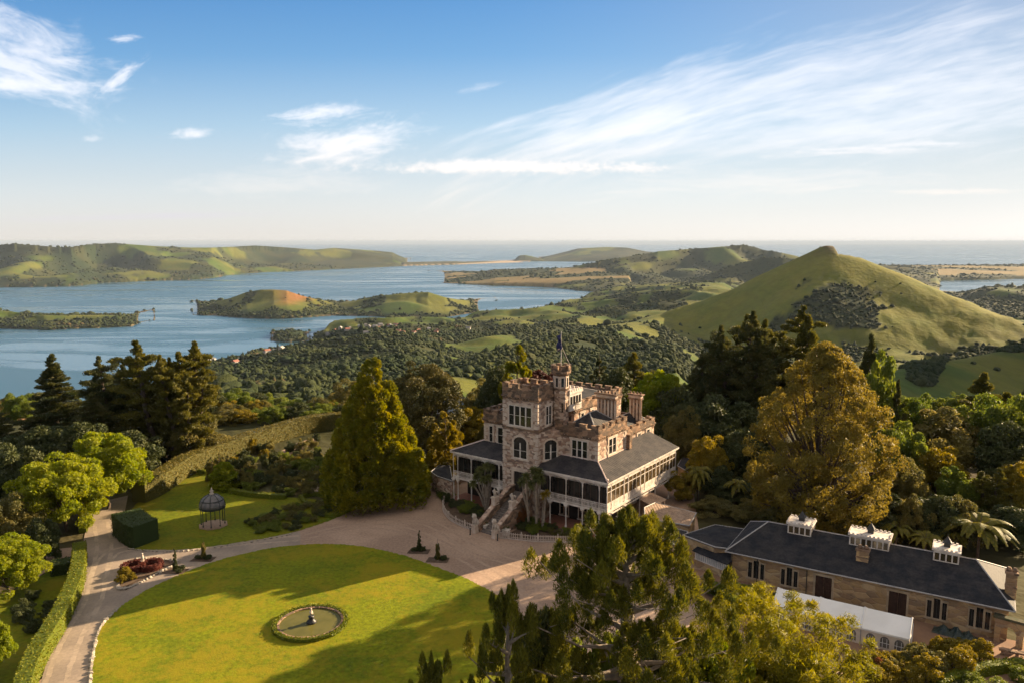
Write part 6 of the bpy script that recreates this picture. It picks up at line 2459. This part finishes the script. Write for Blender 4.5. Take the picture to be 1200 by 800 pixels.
for key, nm, lb, u, v, Y, w in [
    ('dark', 'dark_tree', 'dark bush under the left limbs of the big foreground pine', 640, 742, 51, 80),
    ('green2', 'leafy_tree', 'green bush under the trunk of the big foreground pine', 700, 748, 52, 90),
    ('dark', 'dark_tree', 'dark bush under the right limbs of the big foreground pine', 775, 738, 53, 90),
    ('lime2', 'leafy_tree', 'yellow green bush at the bottom edge right of the big foreground pine', 830, 752, 54, 90),
    ('green2', 'leafy_tree', 'green bush at the bottom edge under the feathery yellow green tree', 930, 770, 56, 100),
]:
    plant(key, nm, 'tree', lb, u, v, Y, w, z0=-1.0)

# ---- the thicket behind the stables
TH = 'trees of the thicket behind the stables'
for key, nm, lb, u, v, Y, w in [
    ('olive', 'olive_tree', 'wide pale olive tree in the middle of the right hand thicket', 1098, 487, 126, 110),
    ('green2', 'leafy_tree', 'tall green leafy tree at the right edge under the curling conifer', 1176, 464, 128, 100),
    ('green', 'leafy_tree', 'yellow green tree top just right of the autumn tree', 1062, 468, 128, 54),
    ('green2', 'leafy_tree', 'green bush glowing beside the lower right side of the autumn tree', 1052, 500, 118, 60),
    ('golden', 'golden_tree', 'round golden tan bush below the wide pale olive tree', 1096, 532, 114, 62),
    ('macro_multi', 'cypress_tree', 'brown drooping conifer above the large tree fern', 1158, 545, 106, 88),
    ('golden', 'golden_tree', 'golden bush at the right edge of the thicket', 1196, 548, 108, 60),
    ('dark', 'dark_tree', 'dark green tree in the shade of the right edge above the golden bush', 1186, 505, 116, 80),
    ('green', 'leafy_tree', 'mid green bush left of the brown drooping conifer', 1122, 552, 108, 50),
    ('olive2', 'olive_tree', 'silvery olive bush beside the foot of the autumn tree', 1062, 548, 108, 50),
    ('dark', 'dark_tree', 'dark bush behind the middle roof lantern of the stables', 1032, 578, 102, 60),
    ('dark', 'dark_tree', 'dark bush between the tree ferns and the golden tan bush', 1092, 582, 101, 66),
    ('dark', 'dark_tree', 'dark bush right of the large tree fern', 1188, 596, 99, 70),
    ('olive', 'olive_tree', 'brown olive bush behind the gap between two roof lanterns', 1066, 586, 100, 44),
    ('olive2', 'olive_tree', 'dull olive bush behind the right hand roof lantern', 1124, 588, 99, 44),
    ('olive', 'olive_tree', 'tan bush on the flat roof side of the autumn tree', 884, 588, 108, 50),
    ('olive2', 'olive_tree', 'grey brown bush overhanging the slate link roof', 838, 586, 112, 52),
    ('golden', 'golden_tree', 'golden bush lit beside the tan tin roof', 800, 556, 118, 34),
    ('dark', 'dark_tree', 'dark bush behind the tan tin roof', 862, 566, 118, 56),
    ('dark', 'dark_tree', 'dark bush under the round golden brown bush', 838, 548, 120, 44),
    ('olive', 'olive_tree', 'olive bush peeping over the left hand roof lantern', 905, 598, 104, 44),
    ('dark', 'dark_tree', 'dark bush in front of the autumn tree trunk', 960, 596, 104, 64),
    ('olive2', 'olive_tree', 'tan bush left of the middle roof lantern', 985, 604, 101, 44),
]:
    plant(key, nm, 'tree', lb, u, v, Y, w, group=TH)

# ---- left edge
for key, nm, lb, u, v, Y, w in [
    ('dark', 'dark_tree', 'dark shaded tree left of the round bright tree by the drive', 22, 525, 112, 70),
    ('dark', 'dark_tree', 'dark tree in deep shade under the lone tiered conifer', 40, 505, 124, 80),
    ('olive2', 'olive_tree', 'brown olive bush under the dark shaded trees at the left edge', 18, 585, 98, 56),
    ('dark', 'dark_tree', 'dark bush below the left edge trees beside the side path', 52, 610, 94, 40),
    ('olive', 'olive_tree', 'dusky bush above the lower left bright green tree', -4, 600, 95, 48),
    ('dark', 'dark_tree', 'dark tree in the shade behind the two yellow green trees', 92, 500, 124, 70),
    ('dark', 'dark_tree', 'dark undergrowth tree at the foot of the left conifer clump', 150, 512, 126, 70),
    ('olive2', 'olive_tree', 'olive undergrowth tree at the right foot of the left conifer clump', 228, 494, 140, 60),
]:
    plant(key, nm, 'tree', lb, u, v, Y, w)

# ---- beyond the long hedge
plant('golden', 'golden_tree', 'tree', 'golden autumn tree beyond the long hedge', 286, 474, 205, 42)
plant('rust', 'rust_tree', 'tree', 'rusty pointed tree right of the golden one beyond the hedge', 318, 468, 222, 26)
plant('golden', 'golden_tree', 'tree', 'small golden tree top beside the left flank of the big cypress', 378, 480, 200, 28)
plant('olive', 'olive_tree', 'tree', 'olive bush left of the golden autumn tree beyond the hedge', 256, 500, 190, 44)
plant('gold_column', 'cypress_tree', 'tree', 'little gold topped bush between rusty tree and big cypress', 361, 487, 190, 16)
rngp = random.Random(5)
for i in range(120):
    Y = rngp.uniform(192, 335)
    u = rngp.choice([rngp.uniform(215, 470), rngp.uniform(190, 420), rngp.uniform(-60, 300), rngp.uniform(560, 830), rngp.uniform(1000, 1260)])
    key = rngp.choice(['green2', 'olive', 'dark', 'dark', 'olive2', 'green'])
    X = (u - 600) / FPX * (Y * .99 + 6)
    plant(key, 'slope_tree', 'tree', 'bushy tree of the scrub on the falling slope beyond the garden', u, None, Y, loc=(X, Y, ground(X, Y) - .5), h=rngp.uniform(5, 8.5), r=rngp.uniform(3.5, 5.5), group='bushy trees on the falling slope')

for i in range(34):
    Y = rngp.uniform(168, 200)
    u = rngp.uniform(205, 415)
    X = (u - 600) / FPX * (Y * .99 + 6)
    plant(rngp.choice(['olive', 'golden', 'dark', 'olive2', 'green2']), 'slope_tree', 'tree', 'bushy tree just over the back of the long tall hedge', u, None, Y, loc=(X, Y, ground(X, Y) - .4), h=rngp.uniform(2.8, 4.4), r=rngp.uniform(2.2, 3.4), group='bushy trees behind the long tall hedge')

# ---- garden
plant('column', 'column_cypress', 'tree', 'dark pencil cypress in front of the long hedge', 325, 502, 160, 11)
plant('weeping', 'weeping_tree', 'tree', 'weeping bright green tree behind the rotunda', 262, 543, 124, 34)
for u, v, Y, w, lb in [(249, 533, 128, 11, 'gold green clipped column left of the weeping tree'), (257, 531, 133, 10, 'taller gold green clipped column behind the weeping tree'),
                       (282, 544, 126, 13, 'gold green clipped column right of the weeping tree'), (301, 518, 146, 10, 'small gold column at the near side of the long hedge'),
                       (316, 524, 144, 11, 'small gold column left of the pale garden path')]:
    plant('gold_column', 'clipped_yew', 'shrub', lb, u, v, Y, w, group='clipped columns in the garden')
for k, (u, v, dx) in enumerate([(206, 668, 0), (239, 654, 0), (491, 645, 0), (513, 655, 0)]):
    lb = ['slender young dark yew on the lawn edge right of the knot bed', 'slender young gold yew second from left on the lawn edge', 'slender young dark yew in the left of two beds opposite the steps', 'slender young gold yew in the right of two beds opposite the steps'][k]
    p = at(u, v)
    plant('column' if k % 2 == 0 else 'gold_column', 'young_yew', 'tree', lb, u, None, 0, loc=p, h=3.0, r=.26, group='slender yews on the lawn edge')
    o, _ = sheet('yew_bed', None, .05, bpy.data.materials['garden_soil'], False, world=[(p.x + a, p.y + b) for a, b in ((-1.5, -.9), (1.3, -1.1), (1.5, .5), (-1.2, .7))])
    for q in range(3):
        plant('shrub_dark', 'bed_plant', 'shrub', 'low dark plant at the foot of a slender yew on the lawn edge', u, None, 0, loc=(p.x + rngp.uniform(-1, 1), p.y + rngp.uniform(-.7, .3), .04), h=.45, r=.4, group='low plants round the slender yews')


def inpoly(x, y, P):
    c = False
    n = len(P)
    for i in range(n):
        a, b = P[i], P[(i + 1) % n]
        if (a.y > y) != (b.y > y) and x < (b.x - a.x) * (y - a.y) / (b.y - a.y) + a.x: c = not c
    return c


def fill(px, n, kinds, name, label, group, h, r, seed, mind=1.4, z=0.0):
    rg = random.Random(seed)
    P = [at(*q) for q in px]
    x0, x1, y0, y1 = min(p.x for p in P), max(p.x for p in P), min(p.y for p in P), max(p.y for p in P)
    done = []
    for _ in range(n * 40):
        if len(done) >= n: break
        x, y = rg.uniform(x0, x1), rg.uniform(y0, y1)
        if not inpoly(x, y, P) or any((x - a) ** 2 + (y - b) ** 2 < mind ** 2 for a, b in done): continue
        done.append((x, y))
        hh = rg.uniform(*h)
        plant(rg.choice(kinds), name, 'shrub', label, 0, None, 0, loc=(x, y, z), h=hh, r=rg.uniform(*r) * (.7 + .3 * hh / h[1]), group=group)


fill([(255, 562), (270, 548), (300, 540), (330, 545), (372, 548), (380, 562), (360, 580), (320, 582), (285, 578)], 44, ['shrub', 'shrub_olive', 'shrub_dark', 'shrub_olive', 'shrub'], 'garden_shrub',
     'rounded shrub in the mixed bed behind the rotunda lawn', 'shrubs of the mixed bed', (.8, 2.4), (.7, 1.6), 3)
fill([(205, 558), (250, 540), (300, 525), (345, 528), (372, 512), (378, 545), (330, 545), (290, 542), (262, 552), (225, 560)], 34, ['shrub_olive', 'shrub_dark', 'shrub', 'shrub_gold'], 'rockery_shrub',
     'small shrub of the rock garden along the foot of the long hedge', 'shrubs of the rock garden', (.8, 2.2), (.7, 1.5), 4)
fill([(376, 540), (400, 560), (420, 585), (440, 588), (420, 596), (395, 585), (372, 562)], 14, ['shrub_dark', 'shrub'], 'garden_shrub', 'dark shrub under the skirts of the big gold green cypress', 'shrubs under the big cypress', (.8, 1.8), (.8, 1.5), 6)
fill([(290, 612), (330, 598), (368, 590), (404, 598), (340, 622), (300, 626)], 40, ['shrub', 'shrub_olive', 'shrub_dark'], 'border_plant', 'low green plant in the border at the corner of the garden lawn', 'low plants of the lawn corner border', (.4, .9), (.5, 1.0), 7, 1.0)
fill([(0, 0)] and [(528, 588), (534, 596), (552, 604), (566, 606), (560, 596), (544, 590)], 16, ['shrub_dark', 'shrub'], 'fence_shrub', 'low dark shrub behind the left picket fence', 'shrubs behind the picket fences', (.5, 1.0), (.6, 1.0), 8, .8)
fill([(606, 622), (630, 626), (660, 629), (690, 630), (690, 624), (650, 618), (612, 612)], 18, ['shrub_dark', 'shrub', 'shrub_olive'], 'fence_shrub', 'low shrub behind the right picket fence', 'shrubs behind the right picket fence', (.5, 1.1), (.6, 1.0), 9, .8)
fill([(600, 612), (612, 606), (618, 612), (606, 618)], 5, ['shrub_rust'], 'creeper_shrub', 'red brown climber clothing the right stair wall', 'red brown climbers on the stair wall', (1.8, 2.8), (.7, .9), 10, .6)
fill([(1000, 786), (1060, 776), (1136, 764), (1150, 776), (1100, 796), (1020, 812)], 26, ['shrub_gold', 'shrub_gold', 'shrub_gold', 'shrub_olive'], 'golden_shrub', 'golden shrub in the bank below the white tent', 'golden shrubs below the tent', (1.2, 2.0), (1.1, 1.6), 11, 1.3)
fill([(1015, 790), (1060, 782), (1110, 772), (1080, 796)], 5, ['shrub_rust'], 'orange_shrub', 'orange red shrub among the golden bank below the white tent', 'orange red shrubs below the tent', (1.1, 1.6), (.8, 1.2), 31, 1.6)
fill([(1080, 812), (1200, 790), (1200, 840), (1100, 840)], 12, ['shrub', 'shrub_dark'], 'corner_shrub', 'green shrub in the bottom right corner', 'shrubs in the bottom right corner', (.8, 1.4), (1.0, 1.4), 12, 1.4)
fill([(828, 690), (850, 690), (925, 712), (905, 722), (850, 712)], 12, ['shrub_dark', 'shrub'], 'yard_shrub', 'dark shrub in the shade of the yard left of the white tent', 'shrubs left of the tent', (.8, 1.8), (1.0, 1.6), 13, 1.3)
fill([(20, 700), (60, 690), (70, 720), (20, 760)], 6, ['shrub_dark'], 'side_shrub', 'dark shrub on the shaded side lawn behind the clipped hedge', 'shrubs on the side lawn', (.6, 1.2), (.8, 1.2), 14, 2.0)
fill([(512, 574), (528, 574), (526, 590), (516, 584)], 6, ['shrub_dark', 'shrub'], 'shed_shrub', 'dark shrub in front of the small shed by the verandah', 'shrubs before the shed', (.7, 1.4), (.7, 1.1), 15, 1.0)


# ---- hedges
def hedge(name, label, pts, width, height, leaf, seed, closed=False, dens=26, ln=.10, wd=.06, group=None, cat='hedge', z=0.0, hvar=.06):
    rg = np.random.default_rng(seed)
    P = smooth_loop([Vector((p[0], p[1], 0)) for p in pts], 6, closed)
    if closed: P.append(P[0])
    o0 = P[0].copy()
    t = thing(name, label, cat, (o0.x, o0.y, z), 0, group)
    core = MB()
    LP, LN_ = [], []
    n = len(P)
    L_, R_ = [], []
    for i in range(n):
        d = (P[min(i + 1, n - 1)] - P[max(i - 1, 0)])
        if closed and i in (0, n - 1): d = P[1] - P[n - 2]
        d = Vector((d.x, d.y, 0)).normalized()
        s = Vector((-d.y, d.x, 0))
        L_.append(P[i] + s * width / 2 - o0)
        R_.append(P[i] - s * width / 2 - o0)
    hs_ = [height * (1 + hvar * (random.random() - .5)) for _ in range(n)]
    vs, fs = [], []
    for i in range(n):
        for q, zz in ((L_[i], 0), (L_[i], hs_[i] - .05), (R_[i], hs_[i] - .05), (R_[i], 0)):
            c = (L_[i] + R_[i]) / 2
            k = c + (q - c) * .94
            vs.append((k.x, k.y, zz))
    for i in range(n - 1):
        for a in range(3):
            fs.append((i * 4 + a, i * 4 + a + 1, i * 4 + 5 + a, i * 4 + 4 + a))
    fs += [(0, 1, 2, 3), tuple((n - 1) * 4 + k for k in (3, 2, 1, 0))]
    core.add(vs, fs)
    core.build('hedge_body', leaf, t)
    for i in range(n - 1):
        seg = (P[i + 1] - P[i]).length
        for (a0, a1, h0, h1, nv) in ((L_[i], L_[i + 1], 0, 1, (L_[i] - R_[i]).normalized()), (R_[i], R_[i + 1], 0, 1, (R_[i] - L_[i]).normalized()), (None, None, 1, 1, Vector((0, 0, 1)))):
            area = seg * (height if a0 is not None else width)
            k = int(area * dens) + 1
            u = rg.uniform(0, 1, (k, 1))
            w = rg.uniform(0, 1, (k, 1))
            hh = hs_[i] + (hs_[i + 1] - hs_[i]) * u
            if a0 is not None:
                b = np.array(a0) * (1 - u) + np.array(a1) * u
                b[:, 2:3] = w * hh
            else:
                b = (np.array(L_[i]) * (1 - u) + np.array(L_[i + 1]) * u) * w + (np.array(R_[i]) * (1 - u) + np.array(R_[i + 1]) * u) * (1 - w)
                b[:, 2:3] = hh
            b = b + np.array(nv) * rg.normal(size=(k, 1)) * .06
            LP.append(b)
            LN_.append(np.tile(np.array(nv), (k, 1)) + rg.normal(size=(k, 3)) * .7)
    LP, LN_ = np.concatenate(LP), np.concatenate(LN_)
    k = len(LP)
    me = leaf_mesh('hedge_leaves', LP, rg.normal(size=(k, 3)), unit(LN_), ln * rg.uniform(.7, 1.3, k), wd, rg.uniform(0, 1, k), leaf)
    link('hedge_leaves', me, t)
    return t


def hp_(*px):
    return [at(u, v) for u, v in px]


hedge('clipped_hedge', 'long clipped yellow green hedge winding along the left side of the drive', hp_((94, 651), (93, 672), (88, 695), (70, 735), (48, 772), (30, 815), (20, 880)), 1.5, 2.0, L_hedge, 1, dens=30)
hedge('tall_hedge', 'very long tall brown clipped hedge curving round the back of the garden', hp_((163, 588), (186, 577), (214, 558), (255, 540), (300, 524), (345, 510), (378, 503), (405, 500), (430, 498)), 2.6, 3.4, L_hedge2, 2, dens=20, ln=.13, wd=.08)
hedge('block_hedge', 'square dark clipped hedge block at the left end of the garden lawn', hp_((149, 622), (164, 634), (172, 637)), 4.0, 3.0, L_dhedge, 3, dens=26)
hedge('low_hedge', 'pair of dark clipped hedge blocks beside the side path', hp_((60, 672), (84, 668)), 2.2, 1.5, L_dhedge, 4, dens=30)
hedge('drive_hedge', 'thin clipped hedge under the yellow green trees on the drive', hp_((97, 624), (104, 604), (112, 590)), 1.0, 1.6, L_hedge, 5, dens=30)
hedge('low_hedge', 'low curved clipped hedge along the back of the garden lawn', hp_((270, 577), (300, 582), (335, 584)), .9, .8, L_hedge, 6, dens=40)
hedge('corner_hedge', 'clipped green hedge strip at the bottom right corner', hp_((1098, 808), (1150, 790), (1200, 783)), 1.0, 1.0, L_hedge, 7, dens=40)
kb = 'clipped box hedges of the knot garden'
hedge('box_hedge', 'low square box hedge of the knot garden nearest the dark pebble path', hp_((352, 583), (372, 580), (384, 587), (362, 592), (352, 583)), .6, .55, L_hedge, 8, dens=50, group=kb)
hedge('box_hedge', 'low square box hedge of the knot garden beside the gravel', hp_((376, 597), (398, 588), (412, 596), (386, 606), (376, 597)), .6, .55, L_hedge, 9, dens=50, group=kb)
ring = [(pp.x + 3.72 * math.cos(2 * math.pi * k / 16), pp.y + 3.72 * math.sin(2 * math.pi * k / 16)) for k in range(16)]
hedge('pond_hedge', 'low clipped golden green hedge ring round the ornamental pond', ring, .42, .38, L_hedge, 10, closed=True, dens=70, hvar=.02, z=.03)
for i, (u, v, lb) in enumerate([(156, 667, 'low red leaved hedge ring on the left in the knot bed'), (177, 665, 'low red leaved hedge ring on the right in the knot bed')]):
    c = at(u, v)
    hedge('red_hedge', lb, [(c.x + 1.15 * math.cos(2 * math.pi * k / 10), c.y + 1.2 * math.sin(2 * math.pi * k / 10)) for k in range(10)], .5, .75, M_redleaf, 11 + i, closed=True, dens=70, hvar=.02, z=.03)
fill([(140, 684), (148, 668), (160, 676), (150, 686)], 3, ['shrub_gold'], 'bed_shrub', 'round gold shrub at the near left end of the knot bed', 'gold shrubs of the knot bed', (.7, 1.0), (.6, .8), 20, 1.0)

# ---- far village, boats
M_house = [mat('house_white', (.42, .40, .38), (.3, .28, .26), rough=.8), mat('house_roof_red', (.30, .13, .09), (.2, .09, .07), rough=.8), mat('house_roof_grey', (.20, .19, .19), (.13, .13, .14), rough=.7)]


def far_house(u, v, label, group, seed):
    rg = random.Random(seed)
    lo, hi = 600., 5200.
    tx = tx_of(u, v)
    Ys = np.geomspace(900, 4200, 160)
    zs = land(np.full(160, tx), Ys)
    i_ = int(np.argmin(np.abs(283 + (CAMH - zs) / Ys * 906 - v)))
    Y, z = float(Ys[i_]), float(zs[i_])
    w, d, h = rg.uniform(4.5, 8), rg.uniform(4, 6), rg.uniform(4, 6.5)
    m = MB()
    m.box(-w, w, -d, d, -2, h)
    m.mset(1).xprism([(-d - .5, h), (d + .5, h), (0, h + d * .7)], 'x', -w - .5, w + .5)
    o = m.build('far_house', [M_house[0], rg.choice(M_house[1:] + [M_house[0]])])
    o.location = (tx * Y, Y, z + 1.0)
    o.rotation_euler = (0, 0, rg.uniform(0, 3.1))
    tag(o, label, 'house', group)


rg = random.Random(2)
for i in range(40):
    u = rg.gauss(455, 40)
    far_house(u, 386 + rg.uniform(-6, 5) + abs(u - 455) * .05, 'tiny pale house of the waterside village on the far side of the bush hill', 'houses of the far village', i)
for i, (u, v) in enumerate([(244, 425), (250, 424), (262, 424), (282, 424), (276, 427), (313, 414), (322, 412), (330, 411), (336, 410), (300, 418)]):
    far_house(u, v, 'tiny house by the shore at the left foot of the bush hill', 'houses at the left shore', 100 + i)
for i, (u, v, lb) in enumerate([(418, 374, 'moored white yacht left of the village below the second island'), (434, 376.5, 'moored white yacht nearest the village')]):
    p = at(u, v, SEA)
    t = thing('yacht', lb, 'boat', p, .6)
    m = MB()
    m.add([(-6, -1.5, 1.6), (6, 0, 1.9), (-6, 1.5, 1.6), (-5, 0, -.3), (4, 0, -.3)], [(0, 1, 2), (0, 3, 4, 1), (1, 4, 3, 2), (0, 2, 3)])
    m.box(-3, 1, -1, 1, 1.6, 2.6)
    m.build('hull', M_white, t)
    m = MB()
    m.tube([(0, 0, 1.6), (0, 0, 15)], [.25, .15], 5)
    m.add([(.2, 0, 3), (-4.5, .3, 3), (.1, 0, 14)], [(0, 1, 2)])
    m.build('mast', M_white, t)
